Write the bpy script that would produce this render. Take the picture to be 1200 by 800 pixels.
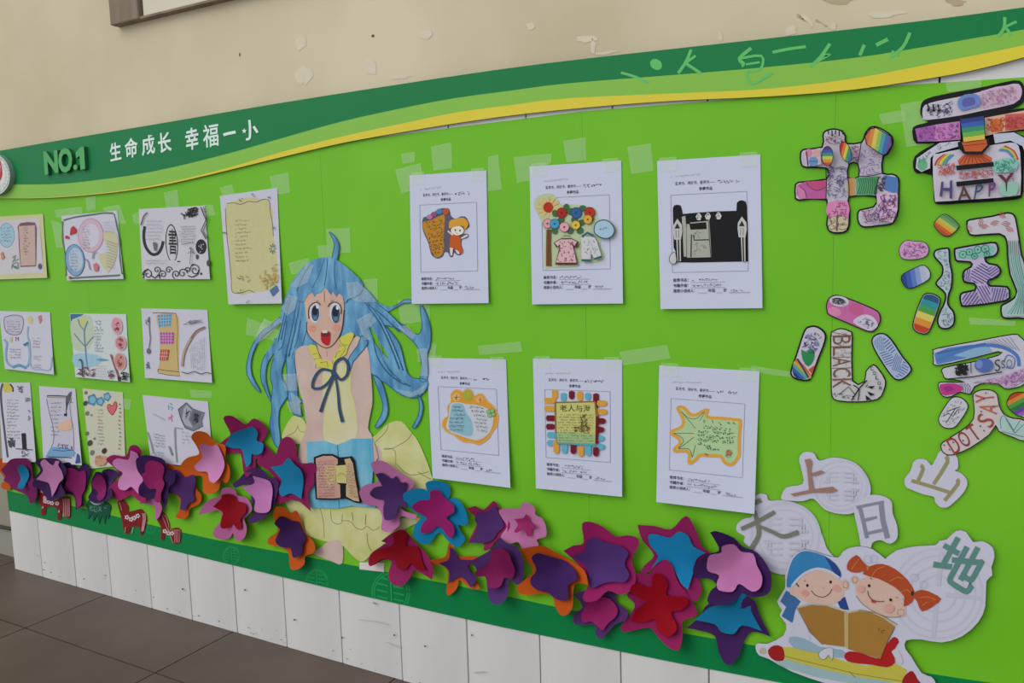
import bpy, math, random
from mathutils import Vector
from mathutils.geometry import delaunay_2d_cdt

for _o in list(bpy.data.objects):
    bpy.data.objects.remove(_o)
scene = bpy.context.scene
COL = scene.collection

# ------------------------------------------------------------------ camera
# wall face is the plane y = 0, x runs to the right along it, z up from the floor
CAM_DIST, CAM_H = 1.64, 1.117
FPX = 988.98
YAW, PITCH, ROLL = math.radians(-29.963), math.radians(-6.641), math.radians(-1.682)
_sy, _cy, _sp, _cp = math.sin(YAW), math.cos(YAW), math.sin(PITCH), math.cos(PITCH)
FWD = Vector((_sy * _cp, _cy * _cp, _sp))
_r0 = Vector((_cy, -_sy, 0)); _u0 = _r0.cross(FWD)
RIGHT = math.cos(ROLL) * _r0 + math.sin(ROLL) * _u0
UP = -math.sin(ROLL) * _r0 + math.cos(ROLL) * _u0
CAM = Vector((0, -CAM_DIST, CAM_H))
cam_data = bpy.data.cameras.new('camera')
cam_data.sensor_width = 36.0
cam_data.lens = FPX / 1200 * 36.0
cam_data.clip_start = 0.05
cam = bpy.data.objects.new('camera', cam_data)
COL.objects.link(cam)
from mathutils import Matrix
_m = Matrix((RIGHT, UP, -FWD)).transposed().to_4x4()
_m.translation = CAM
cam.matrix_world = _m
scene.camera = cam

# ------------------------------------------------------------------ light
world = bpy.data.worlds.new('overcast_sky')
scene.world = world
world.use_nodes = True
_bg = world.node_tree.nodes['Background']
_bg.inputs[0].default_value = (0.93, 0.97, 1.0, 1)
_bg.inputs[1].default_value = 0.74
sun_d = bpy.data.lights.new('soft_daylight', 'SUN')
sun_d.energy = 1.3
sun_d.angle = math.radians(50)
sun_d.color = (1.0, 0.975, 0.94)
sun = bpy.data.objects.new('soft_daylight', sun_d)
COL.objects.link(sun)
sun.rotation_euler = Vector((0.52, 0.72, -0.62)).to_track_quat('-Z', 'Y').to_euler()
scene.view_settings.view_transform = 'Standard'
scene.view_settings.look = 'None'
scene.view_settings.gamma = 1.0
scene.view_settings.use_curve_mapping = False
scene.view_settings.exposure = 0.05

# ------------------------------------------------------------------ helpers
LIT = 0.88          # share of light a wall-facing surface receives, used to turn seen colours into surface colours
def lin(c):
    c = c / 255.0
    return c / 12.92 if c <= 0.04045 else ((c + 0.055) / 1.055) ** 2.4
_mats = {}
def mat(rgb, rough=0.6, vary=0.06, scale=60.0, spec=0.35, name=None, k=None):
    key = (tuple(rgb), rough, vary, scale, spec)
    if key in _mats:
        return _mats[key]
    m = bpy.data.materials.new(name or 'paint_%d_%d_%d' % tuple(rgb))
    m.use_nodes = True
    nt = m.node_tree
    b = nt.nodes['Principled BSDF']
    base = [min(0.93, lin(c) / (k or LIT)) for c in rgb]
    tc = nt.nodes.new('ShaderNodeTexCoord')
    nz = nt.nodes.new('ShaderNodeTexNoise')
    nz.inputs['Scale'].default_value = scale
    nz.inputs['Detail'].default_value = 3
    nt.links.new(tc.outputs['Object'], nz.inputs['Vector'])
    mx = nt.nodes.new('ShaderNodeMix'); mx.data_type = 'RGBA'
    mx.inputs[6].default_value = [c * (1 - vary) for c in base] + [1]
    mx.inputs[7].default_value = [min(0.95, c * (1 + vary)) for c in base] + [1]
    nt.links.new(nz.outputs['Fac'], mx.inputs[0])
    nt.links.new(mx.outputs[2], b.inputs['Base Color'])
    b.inputs['Roughness'].default_value = rough
    b.inputs['Specular IOR Level'].default_value = spec
    _mats[key] = m
    return m

def two_tone(name, a, b_, scale, rough=0.6, lo=0.4, hi=0.6, stretch=(1, 1, 1), detail=5, spec=0.3, bump=0.0, k=None):
    m = bpy.data.materials.new(name); m.use_nodes = True
    nt = m.node_tree; b = nt.nodes['Principled BSDF']
    tc = nt.nodes.new('ShaderNodeTexCoord'); mp = nt.nodes.new('ShaderNodeMapping')
    mp.inputs['Scale'].default_value = stretch
    nz = nt.nodes.new('ShaderNodeTexNoise'); nz.inputs['Scale'].default_value = scale; nz.inputs['Detail'].default_value = detail
    cr = nt.nodes.new('ShaderNodeValToRGB')
    cr.color_ramp.elements[0].position = lo; cr.color_ramp.elements[1].position = hi
    cr.color_ramp.elements[0].color = [min(.93, lin(c) / (k or LIT)) for c in a] + [1]
    cr.color_ramp.elements[1].color = [min(.93, lin(c) / (k or LIT)) for c in b_] + [1]
    nt.links.new(tc.outputs['Object'], mp.inputs['Vector']); nt.links.new(mp.outputs[0], nz.inputs['Vector'])
    nt.links.new(nz.outputs['Fac'], cr.inputs[0]); nt.links.new(cr.outputs[0], b.inputs['Base Color'])
    b.inputs['Roughness'].default_value = rough; b.inputs['Specular IOR Level'].default_value = spec
    if bump:
        bp = nt.nodes.new('ShaderNodeBump'); bp.inputs['Strength'].default_value = bump; bp.inputs['Distance'].default_value = 0.004
        nt.links.new(nz.outputs['Fac'], bp.inputs['Height']); nt.links.new(bp.outputs[0], b.inputs['Normal'])
    return m

def ray(x, y):
    return FWD + RIGHT * ((x - 600) / FPX) + UP * ((400 - y) / FPX)
def W(x, y, d=0.0):
    """surveyed point of the wall: where the sight line of a photo point meets the plane d metres in front of the wall"""
    r = ray(x, y)
    return CAM + r * ((CAM_DIST - d) / r.y)
def WF(x, y):
    r = ray(x, y)
    return CAM + r * (-CAM_H / r.z)

def crop(x0, y0, s):
    def f(*pts):
        out = []
        for p in pts:
            if isinstance(p, list):
                out += [(x0 + a / s, y0 + b / s) for a, b in p]
            else:
                out.append((x0 + p[0] / s, y0 + p[1] / s))
        return out
    return f

def smooth(poly, n=3, closed=True):
    """Catmull-Rom through the traced points"""
    out = []; N = len(poly)
    rng = range(N if closed else N - 1)
    for i in rng:
        if closed:
            p0, p1, p2, p3 = poly[i - 1], poly[i], poly[(i + 1) % N], poly[(i + 2) % N]
        else:
            p0, p1, p2, p3 = poly[max(i - 1, 0)], poly[i], poly[i + 1], poly[min(i + 2, N - 1)]
        for k in range(n):
            t = k / n
            q = []
            for a in (0, 1):
                q.append(0.5 * (2 * p1[a] + (p2[a] - p0[a]) * t + (2 * p0[a] - 5 * p1[a] + 4 * p2[a] - p3[a]) * t * t
                                + (3 * p1[a] - p0[a] - 3 * p2[a] + p3[a]) * t ** 3))
            out.append(tuple(q))
    if not closed:
        out.append(poly[-1])
    return out

def keep_corners(poly, lim=78):
    out = []; N = len(poly)
    for i in range(N):
        a, b, c = poly[i - 1], poly[i], poly[(i + 1) % N]
        u = Vector((a[0] - b[0], a[1] - b[1])); v = Vector((c[0] - b[0], c[1] - b[1]))
        if u.length > 1e-6 and v.length > 1e-6 and math.degrees(u.angle(v)) < lim:
            out += [(b[0] + u[0] * .04, b[1] + u[1] * .04), b, (b[0] + v[0] * .04, b[1] + v[1] * .04)]
        else:
            out.append(b)
    return out

def area2(p):
    return sum(p[i - 1][0] * p[i][1] - p[i][0] * p[i - 1][1] for i in range(len(p)))
def inset(poly, w):
    s = 1 if area2(poly) > 0 else -1
    out = []; N = len(poly)
    for i in range(N):
        a, b, c = poly[i - 1], poly[i], poly[(i + 1) % N]
        n1 = Vector((-(b[1] - a[1]), b[0] - a[0])); n2 = Vector((-(c[1] - b[1]), c[0] - b[0]))
        if n1.length < 1e-9 or n2.length < 1e-9:
            continue
        n = n1.normalized() + n2.normalized()
        if n.length < 0.3:
            n = n1.normalized() * 0.6
        else:
            n = n.normalized() * min(1.5, 2 / n.length / 1.0 if n.length else 1)
        out.append((b[0] + s * n[0] * w, b[1] + s * n[1] * w))
    return out

def inside(p, poly):
    x, y = p; r = False; j = len(poly) - 1
    for i in range(len(poly)):
        xi, yi = poly[i]; xj, yj = poly[j]
        if (yi > y) != (yj > y) and x < (xj - xi) * (y - yi) / (yj - yi) + xi:
            r = not r
        j = i
    return r

def dense(poly, step):
    out = []
    for i in range(len(poly)):
        a, b = poly[i], poly[(i + 1) % len(poly)]
        n = max(1, int(math.hypot(b[0] - a[0], b[1] - a[1]) / step))
        out += [(a[0] + (b[0] - a[0]) * k / n, a[1] + (b[1] - a[1]) * k / n) for k in range(n)]
    return out
def triangulate(poly, holes=(), step=14.0):
    step = step or 7.0
    poly = dense(poly, step)
    verts = [Vector(p) for p in poly]; faces = [list(range(len(poly)))]
    for h in holes:
        faces.append(list(range(len(verts), len(verts) + len(h)))); verts += [Vector(p) for p in h]
    xs = [p[0] for p in poly]; ys = [p[1] for p in poly]
    if step and (max(xs) - min(xs) > step * 1.5 or max(ys) - min(ys) > step * 1.5):
        y = min(ys) + step * .5; odd = 0
        while y < max(ys):
            x = min(xs) + step * (.5 if odd else .1)
            while x < max(xs):
                if inside((x, y), poly) and not any(inside((x, y), h) for h in holes):
                    verts.append(Vector((x, y)))
                x += step
            y += step; odd ^= 1
    r = delaunay_2d_cdt(verts, [], faces, 2 if holes else 1, 1e-4)
    return [tuple(v) for v in r[0]], [tuple(f) for f in r[2]]

_gl = {}
def glyphs(body, bold=0.0):
    key = (body, bold)
    if key not in _gl:
        cu = bpy.data.curves.new('lettering', 'FONT'); cu.body = body; cu.offset = bold; cu.resolution_u = 3
        ob = bpy.data.objects.new('lettering', cu)
        me = ob.to_mesh()
        v = [(p.co.x, p.co.y) for p in me.vertices]; f = [tuple(p.vertices) for p in me.polygons]
        ob.to_mesh_clear(); bpy.data.objects.remove(ob); bpy.data.curves.remove(cu)
        if v:
            x0 = min(p[0] for p in v); x1 = max(p[0] for p in v); y0 = min(p[1] for p in v); y1 = max(p[1] for p in v)
            v = [((p[0] - x0) / max(1e-6, x1 - x0), (p[1] - y0) / max(1e-6, y1 - y0)) for p in v]
        _gl[key] = (v, f)
    return _gl[key]

STEP = 0.00008
class Art:
    """flat shapes given as photo points, laid on a surface that stands depth(x, y) metres off the wall"""
    def __init__(s, depth, lift=0.0):
        s.depth = depth if callable(depth) else (lambda x, y, d=depth: d)
        s.lift = lift; s.v = []; s.f = []; s.m = []; s.mats = []
    def mi(s, c):
        m = c if isinstance(c, bpy.types.Material) else mat(tuple(int(v * .9) for v in c), spec=.2)
        if m not in s.mats:
            s.mats.append(m)
        return s.mats.index(m)
    def tris(s, pts, faces, c, thick=0.0, side=None):
        s.lift += STEP
        k = s.mi(c); b = len(s.v)
        for x, y in pts:
            s.v.append(W(x, y, s.depth(x, y) + s.lift))
        cnt = {}
        for f in faces:
            # face the room
            a2 = sum(pts[f[i - 1]][0] * pts[f[i]][1] - pts[f[i]][0] * pts[f[i - 1]][1] for i in range(len(f)))
            g = tuple(reversed(f)) if a2 > 0 else tuple(f)
            s.f.append(tuple(b + i for i in g)); s.m.append(k)
            if thick:
                for i in range(len(g)):
                    e = (g[i - 1], g[i]); cnt[e] = cnt.get(e, 0) + 1
        if thick:
            ks = s.mi(side) if side is not None else k
            bb = len(s.v)
            for x, y in pts:
                p = W(x, y, s.depth(x, y) + s.lift)
                s.v.append(Vector((p.x, p.y + thick, p.z)))
            for (i, j) in cnt:
                if (j, i) not in cnt:
                    s.f.append((b + j, b + i, bb + i, bb + j)); s.m.append(ks)
            # back
            for f in faces:
                a2 = sum(pts[f[i - 1]][0] * pts[f[i]][1] - pts[f[i]][0] * pts[f[i - 1]][1] for i in range(len(f)))
                g = tuple(f) if a2 > 0 else tuple(reversed(f))
                s.f.append(tuple(bb + i for i in g)); s.m.append(ks)
        return s
    def fill(s, poly, c, holes=(), thick=0.0, side=None, sm=0, step=14.0):
        if sm:
            poly = smooth(poly, sm); holes = [smooth(h, sm) for h in holes]
        p, f = triangulate(poly, holes, step)
        return s.tris(p, f, c, thick, side)
    def line(s, pts, w, c, sm=0, w2=None):
        if sm and len(pts) > 2:
            pts = smooth(pts, sm, False)
        if len(pts) == 2 or not sm:
            q = []
            for a, b in zip(pts[:-1], pts[1:]):
                k = max(1, int(math.hypot(b[0] - a[0], b[1] - a[1]) / 8))
                q += [(a[0] + (b[0] - a[0]) * j / k, a[1] + (b[1] - a[1]) * j / k) for j in range(k)]
            pts = q + [pts[-1]]
        v = []; f = []; n = len(pts)
        for i, p in enumerate(pts):
            a = pts[max(i - 1, 0)]; b = pts[min(i + 1, n - 1)]
            d = Vector((b[0] - a[0], b[1] - a[1]))
            d = d.normalized() if d.length > 1e-9 else Vector((1, 0))
            ww = w if w2 is None else w + (w2 - w) * i / max(1, n - 1)
            v += [(p[0] - d[1] * ww / 2, p[1] + d[0] * ww / 2), (p[0] + d[1] * ww / 2, p[1] - d[0] * ww / 2)]
            if i:
                k = 2 * i; f.append((k - 2, k - 1, k + 1, k))
        return s.tris(v, f, c)
    def loop(s, pts, w, c, sm=0):
        pts = dense(smooth(pts, sm) if sm else list(pts), 8.0)
        v = []; f = []; n = len(pts)
        for i, p in enumerate(pts):
            a, b = pts[i - 1], pts[(i + 1) % n]
            d = Vector((b[0] - a[0], b[1] - a[1])); d = d.normalized() if d.length > 1e-9 else Vector((1, 0))
            v += [(p[0] - d[1] * w / 2, p[1] + d[0] * w / 2), (p[0] + d[1] * w / 2, p[1] - d[0] * w / 2)]
            j = (i + 1) % n
            f.append((2 * i, 2 * i + 1, 2 * j + 1, 2 * j))
        return s.tris(v, f, c)
    def hatch(s, poly, ang, n, duty, c):
        """parallel pen strokes across a convex patch"""
        ca, sa = math.cos(math.radians(ang)), math.sin(math.radians(ang))
        pr = [p[0] * ca + p[1] * sa for p in poly]; lo, hi = min(pr), max(pr)
        for i in range(n):
            t = lo + (hi - lo) * (i + .5) / n; h = (hi - lo) / n * duty / 2
            q = clip(clip(poly, ca, sa, t - h, 1), ca, sa, t + h, -1)
            if len(q) > 2 and abs(area2(q)) > .05:
                s.fill(q, c); s.lift -= STEP
        s.lift += STEP
        return s
    def ell(s, cx, cy, rx, ry, c, rot=0.0, n=18):
        return s.fill(ellipse(cx, cy, rx, ry, rot, n), c, step=0)
    def text(s, body, quad, c, bold=0.0, thick=0.0, side=None):
        v, f = glyphs(body, bold)
        tl, tr, br, bl = quad
        pts = []
        for a, b in v:
            t = 1 - b
            pts.append(tuple((1 - a) * (1 - t) * tl[i] + a * (1 - t) * tr[i] + a * t * br[i] + (1 - a) * t * bl[i] for i in (0, 1)))
        return s.tris(pts, f, c, thick, side)
    def stripes(s, quad, cols, sm=0):
        a, b, c, d = quad; n = len(cols)
        for i, col in enumerate(cols):
            t0, t1 = i / n, (i + 1) / n
            L = lambda p, q, t: (p[0] + (q[0] - p[0]) * t, p[1] + (q[1] - p[1]) * t)
            s.fill([L(a, b, t0), L(a, b, t1), L(d, c, t1), L(d, c, t0)], col, step=0)
        return s
    def bands(s, poly, ang, cols):
        """stripe a closed outline across direction ang (degrees, photo plane)"""
        ca, sa = math.cos(math.radians(ang)), math.sin(math.radians(ang))
        pr = [p[0] * ca + p[1] * sa for p in poly]
        lo, hi = min(pr), max(pr); n = len(cols)
        for i, col in enumerate(cols):
            q = clip(clip(poly, ca, sa, lo + (hi - lo) * i / n, 1), ca, sa, lo + (hi - lo) * (i + 1) / n, -1)
            if len(q) > 2:
                s.fill(q, col, step=0)
        return s
    def writing(s, x0, y0, x1, y1, h, c, seed=1, dens=1.0, w=0.0):
        """a line of hand or print too small to read: little strokes along the line"""
        R = random.Random(seed); w = w or max(0.35, h * 0.2)
        L = math.hypot(x1 - x0, y1 - y0); ux, uy = (x1 - x0) / L, (y1 - y0) / L
        t = 0.0; v = []; f = []
        def seg(a, b, ww):
            d = Vector((b[0] - a[0], b[1] - a[1])); d = d.normalized() if d.length > 1e-6 else Vector((1, 0)); k = len(v)
            v.extend([(a[0] - d[1] * ww / 2, a[1] + d[0] * ww / 2), (a[0] + d[1] * ww / 2, a[1] - d[0] * ww / 2),
                      (b[0] + d[1] * ww / 2, b[1] - d[0] * ww / 2), (b[0] - d[1] * ww / 2, b[1] + d[0] * ww / 2)])
            f.append((k, k + 1, k + 2, k + 3))
        while t < L - h * .5:
            if R.random() < dens * .92:
                for _ in range(3):
                    ax, ay = R.uniform(0, .8) * h, R.uniform(-.5, .5) * h
                    if R.random() < .55:
                        bx, by = ax + R.uniform(.3, .7) * h, ay + R.uniform(-.15, .15) * h
                    else:
                        bx, by = ax + R.uniform(-.2, .2) * h, ay + R.uniform(.3, .6) * h
                    ox, oy = x0 + ux * t, y0 + uy * t
                    seg((ox + ax * ux, oy + ay + ax * uy), (ox + bx * ux, oy + by + bx * uy), w)
            t += h * 1.02
        if f:
            s.tris(v, f, c)
        return s
    def doodle(s, poly, n, ln, w, cols, seed=1, curl=0.0):
        R = random.Random(seed); xs = [p[0] for p in poly]; ys = [p[1] for p in poly]
        per = {}
        for _ in range(n * 3):
            if n <= 0:
                break
            x, y = R.uniform(min(xs), max(xs)), R.uniform(min(ys), max(ys)); a = R.uniform(0, 6.28)
            q = []
            for k in range(4):
                q.append((x, y)); x += math.cos(a) * ln / 3; y += math.sin(a) * ln / 3; a += R.uniform(-1, 1) * curl + curl * .5
            if all(inside(p, poly) for p in q):
                s.line(q, w, cols[R.randrange(len(cols))]); n -= 1; s.lift -= STEP * .8
        s.lift += STEP * 2
        return s
    def build(s, name, parent=None, origin=None, smooth_shade=False):
        me = bpy.data.meshes.new(name)
        if origin is None:
            origin = sum((Vector(p) for p in s.v), Vector()) / len(s.v) if parent is None else Vector(parent['_o'])
        me.from_pydata([tuple(Vector(p) - origin) for p in s.v], [], s.f)
        for m in s.mats:
            me.materials.append(m)
        me.polygons.foreach_set('material_index', s.m)
        if smooth_shade:
            me.polygons.foreach_set('use_smooth', [True] * len(me.polygons))
        o = bpy.data.objects.new(name, me); COL.objects.link(o)
        if parent is None:
            o.location = origin
        else:
            o.parent = parent
        o['_o'] = tuple(origin)
        return o

def ellipse(cx, cy, rx, ry, rot=0.0, n=18):
    c, q = math.cos(math.radians(rot)), math.sin(math.radians(rot)); out = []
    for i in range(n):
        a = 2 * math.pi * i / n; x, y = rx * math.cos(a), ry * math.sin(a)
        out.append((cx + x * c - y * q, cy + x * q + y * c))
    return out
def clip(poly, ca, sa, lim, sgn):
    out = []; g = lambda p: sgn * (p[0] * ca + p[1] * sa - lim)
    for i in range(len(poly)):
        a, b = poly[i - 1], poly[i]; ga, gb = g(a), g(b)
        if (ga >= 0) != (gb >= 0):
            t = ga / (ga - gb); out.append((a[0] + (b[0] - a[0]) * t, a[1] + (b[1] - a[1]) * t))
        if gb >= 0:
            out.append(b)
    return out
def scale_of(poly, k):
    cx = sum(p[0] for p in poly) / len(poly); cy = sum(p[1] for p in poly) / len(poly)
    return [(cx + (x - cx) * k, cy + (y - cy) * k) for x, y in poly]

def tag(o, label=None, cat=None, group=None, kind=None):
    if label: o['label'] = label
    if cat: o['category'] = cat
    if group: o['group'] = group
    if kind: o['kind'] = kind
    return o
def empty(name, loc):
    o = bpy.data.objects.new(name, None); o.empty_display_size = 0.03
    COL.objects.link(o); o.location = loc; o['_o'] = tuple(loc)
    return o
def box(name, x0, x1, y0, y1, z0, z1, m, parent=None, bevel=0.0):
    c = Vector(((x0 + x1) / 2, (y0 + y1) / 2, (z0 + z1) / 2))
    v = [Vector((x, y, z)) - c for x in (x0, x1) for y in (y0, y1) for z in (z0, z1)]
    f = [(0, 1, 3, 2), (4, 6, 7, 5), (0, 4, 5, 1), (2, 3, 7, 6), (0, 2, 6, 4), (1, 5, 7, 3)]
    me = bpy.data.meshes.new(name); me.from_pydata([tuple(p) for p in v], [], f); me.materials.append(m)
    o = bpy.data.objects.new(name, me); COL.objects.link(o)
    if parent:
        o.parent = parent; o.location = c - Vector(parent['_o'])
    else:
        o.location = c
    o['_o'] = tuple(c)
    if bevel:
        b = o.modifiers.new('bevel', 'BEVEL'); b.width = bevel; b.segments = 2
    return o

# ------------------------------------------------------------------ materials
WHITE = (200, 200, 212)
BLACK = (22, 22, 26)
INK = (45, 45, 58)
plaster = two_tone('plaster', (184, 170, 141), (203, 191, 164), 1.6, 0.85, .32, .68, detail=8, bump=.15)
plank_m = two_tone('white_plank', (191, 190, 190), (206, 205, 204), 5.0, 0.55, .3, .7, stretch=(1, 1, .3), detail=6)
vinyl = two_tone('green_vinyl', (99, 174, 30), (112, 181, 38), 2.2, 0.5, .3, .7, detail=4, spec=.2)
band_m = mat((2, 118, 62), 0.5, .05, 8, .2)
dark_green = mat((18, 115, 64), 0.42, .04, 5, .16)
light_green = mat((124, 178, 66), 0.42, .04, 5, .25)
yellow_b = mat((206, 190, 52), 0.42, .05, 6, .25)
tile_m = two_tone('floor_tile', (78, 65, 56), (94, 80, 70), 3.0, 0.45, .3, .7, detail=8, spec=.3)
grout = mat((58, 50, 45), 0.8)
paper_w = mat((188, 192, 212), 0.75, .02, 12, .15)
paper_p = mat((188, 187, 200), 0.75, .03, 12, .15)
tape_m = bpy.data.materials.new('clear_tape'); tape_m.use_nodes = True
_nt = tape_m.node_tree; _b = _nt.nodes['Principled BSDF']
_b.inputs['Base Color'].default_value = (.80, .93, .66, 1); _b.inputs['Roughness'].default_value = .22
_tr = _nt.nodes.new('ShaderNodeBsdfTransparent'); _mx = _nt.nodes.new('ShaderNodeMixShader')
_nz = _nt.nodes.new('ShaderNodeTexNoise'); _nz.inputs['Scale'].default_value = 90; _nz.inputs['Detail'].default_value = 4
_mr = _nt.nodes.new('ShaderNodeMapRange'); _mr.inputs[1].default_value = .35; _mr.inputs[2].default_value = .75; _mr.inputs[3].default_value = .10; _mr.inputs[4].default_value = .36
_nt.links.new(_nz.outputs['Fac'], _mr.inputs[0]); _nt.links.new(_mr.outputs[0], _mx.inputs[0])
_nt.links.new(_tr.outputs[0], _mx.inputs[1]); _nt.links.new(_b.outputs[0], _mx.inputs[2])
_nt.links.new(_mx.outputs[0], _nt.nodes['Material Output'].inputs[0])

tape_g = tape_m.copy(); tape_g.name = 'crinkled_tape'
for _n in tape_g.node_tree.nodes:
    if _n.type == 'MAP_RANGE':
        _n.inputs[3].default_value = .06; _n.inputs[4].default_value = .5
    if _n.type == 'BSDF_PRINCIPLED':
        _n.inputs['Base Color'].default_value = (.8, .86, .84, 1)

# ------------------------------------------------------------------ the setting
X_END = W(10.4, 598).x            # left end of the boarded wall
X_RIGHT = W(1330, 400).x
SET = 0.08                        # the plastered wall stands this far behind the boarding
wall = box('wall_back', X_END - 3.0, X_RIGHT + 1.2, SET, SET + .2, 0, 3.0, plaster)
tag(wall, 'beige plastered wall with stains and flaking paint above the green board', kind='structure')

Rp = random.Random(12)
def patch(x, y, rx, ry, rot, c):
    q = [(px + Rp.uniform(-.3, .3) * rx, py + Rp.uniform(-.3, .3) * ry) for px, py in ellipse(x, y, rx, ry, rot, 11)]
    a_ = Art(-SET + .0006); a_.fill(q, c, sm=2, step=0); a_.build('paint_flake', wall)
FLK = mat((203, 192, 170), .8); STN = mat((172, 154, 126), .9)
for x, y, rx, ry, rot, c in [(353, 50, 6, 9, 10, FLK), (357, 88, 9, 11, 30, FLK), (433, 77, 8, 10, 0, FLK), (500, 40, 7, 6, 0, FLK), (470, 90, 12, 3, -8, FLK), (622, 30, 5, 4, 0, FLK), (687, 45, 12, 4, -6, FLK), (695, 54, 3, 8, 0, FLK), (710, 62, 14, 2, -8, FLK),
                             (926, 36, 8, 5, -30, FLK), (945, 24, 12, 2.5, 38, FLK), (1040, 16, 22, 4, -6, FLK), (977, 31, 4, 5, 0, FLK), (844, 43, 3, 5, 0, FLK), (962, 27, 8, 1.2, 35, STN), (938, 20, 7, 1.2, 40, STN), (437, 42, 2, 1.5, -40, mat((90, 80, 66), .9)), (281, 64, .9, 2.4, 0, mat((100, 90, 76), .9)), (980, -2, 24, 7, 0, STN), (1120, 2, 12, 4, 0, STN)]:
    patch(x, y, rx, ry, rot, c)

# floor tiles
fl = box('floor', -4.6, 2.6, -3.4, SET + .2, -.06, -.004, grout)
tag(fl, 'dark brown-grey floor laid with large square tiles', kind='structure')
p_a, p_b = WF(126, 696), WF(274.5, 741)
T = .60
x_s = p_a.x
y_s = WF(90, 756.5).y            # a joint parallel to the wall
ix = math.floor((-4.4 - x_s) / T); n = 0
while x_s + ix * T < 2.3:
    for iy in range(-4, 3):
        x0, y0 = x_s + ix * T, y_s + iy * T
        x1, y1 = x0 + T, min(y0 + T, SET + .19)
        if y0 > SET - .02 or y0 < -3.3:
            continue
        box('tile', x0 + .002, x1 - .002, y0 + .002, y1 - .002, -.012, 0.0, tile_m, fl)
    ix += 1

# skirting and cable on the set-back wall at the far left
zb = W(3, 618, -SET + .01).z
dd = box('wall_left', X_END - 3.0, X_END + .05, SET - .006, SET, zb, .62, mat((140, 135, 120), .8, .08, 8))  # thin panel laid over the plaster, greyer than the wall above it
tag(dd, 'grey strip of wall beyond the left end of the boarding', kind='structure')
bb = box('baseboard_left', X_END - 3.0, X_END + .05, SET - .012, SET, 0, zb, mat((140, 138, 128), .6, .08, 20))
tag(bb, 'grey skirting at the foot of the set-back wall', kind='structure')
cv = []; cf = []
for i in range(25):
    x = X_END - 2.9 + i * 2.93 / 24; z = zb + .006 + .004 * math.sin(i * .85)
    cv += [(x, SET - .018 + .006 * math.cos(k * math.pi / 3), z + .006 * math.sin(k * math.pi / 3)) for k in range(6)]
    if i:
        cf += [(6 * i - 6 + k, 6 * i - 6 + (k + 1) % 6, 6 * i + (k + 1) % 6, 6 * i + k) for k in range(6)]
me = bpy.data.meshes.new('cable'); me.from_pydata(cv, [], cf); me.materials.append(mat((30, 28, 28), .5))
co = bpy.data.objects.new('cable', me); COL.objects.link(co)
tag(co, 'thin black cable running along the skirting at the far left', 'cable')

# window frame at the top left
fr = empty('window_1', W(129, 30, -SET)); tag(fr, 'weathered brown wooden frame of a window above the board', kind='structure')
wood = two_tone('old_wood', (112, 98, 84), (140, 124, 106), 14, .8, .3, .7, stretch=(1, 1, .2), bump=.2)
A = W(129, 30, -SET + .03); B = W(162, 21, -SET + .03)
box('stile', A.x, B.x, SET - .03, SET + .02, A.z, A.z + .75, wood, fr, .004)
rl = box('rail', B.x, B.x + 1.3, SET - .026, SET + .02, A.z, A.z + .007, wood, fr, .001)
box('pane', B.x + .012, B.x + 1.3, SET - .02, SET + .0, A.z + .007, A.z + .75, mat((192, 184, 164), .35, .04, 4, .4), fr)

# white boards (20 cm wide) that clad the wall
clad = empty('wall_front', Vector((X_END, 0, 0))); tag(clad, 'white vertical boards cladding the lower wall', kind='structure')
seam_px = [(43.2, 605.5), (83, 615), (124.5, 626), (172, 638), (219.4, 649), (272.5, 662), (331, 676), (396.7, 691.7), (467.5, 708), (546.3, 726), (632, 744.5), (727, 763), (830.5, 784)]
xs = [X_END] + [W(*p).x for p in seam_px]
while xs[-1] < X_RIGHT + .1:
    xs.append(xs[-1] + .2)
Rw = random.Random(4)
for a, b in zip(xs[:-1], xs[1:]):
    box('plank', a + .0014, b - .0014, Rw.uniform(0, .0012), .018, 0, 1.44, plank_m, clad, .0015)
box('backing_frame', X_END + .004, X_RIGHT + .1, .018, SET, 0.0, 1.43, mat((70, 66, 62), .9), clad)
# chips and scuffs near the foot of the boards
scuff = Art(lambda x, y: .0003)
R = random.Random(9)
for i in range(46):
    x = R.uniform(40, 520); yb = 660 + .292 * x - R.random() ** 2 * 20 - 4
    r = R.uniform(.25, .7)
    scuff.ell(x, yb, r * 1.5, r * .8, (70, 66, 62) if R.random() < .6 else (140, 134, 128), R.uniform(-20, 30), 7)
for (x, y) in [(214, 690), (287, 691), (345, 726), (498, 757), (462, 744), (401, 747), (553, 744)]:
    scuff.ell(x, y, 1.2, 1.0, (60, 58, 58), 0, 7)
scuff.line([(437, 706), (441, 707.5)], 1.6, (150, 148, 146)).line([(420, 726), (440, 728), (456, 732)], .5, (184, 182, 180)).line([(452, 752), (470, 759)], .5, (176, 174, 172))
scuff.line([(556, 788), (570, 787)], 1.0, (178, 176, 178))
o = scuff.build('scuff_marks', clad); o['kind'] = 'stuff'

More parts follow.
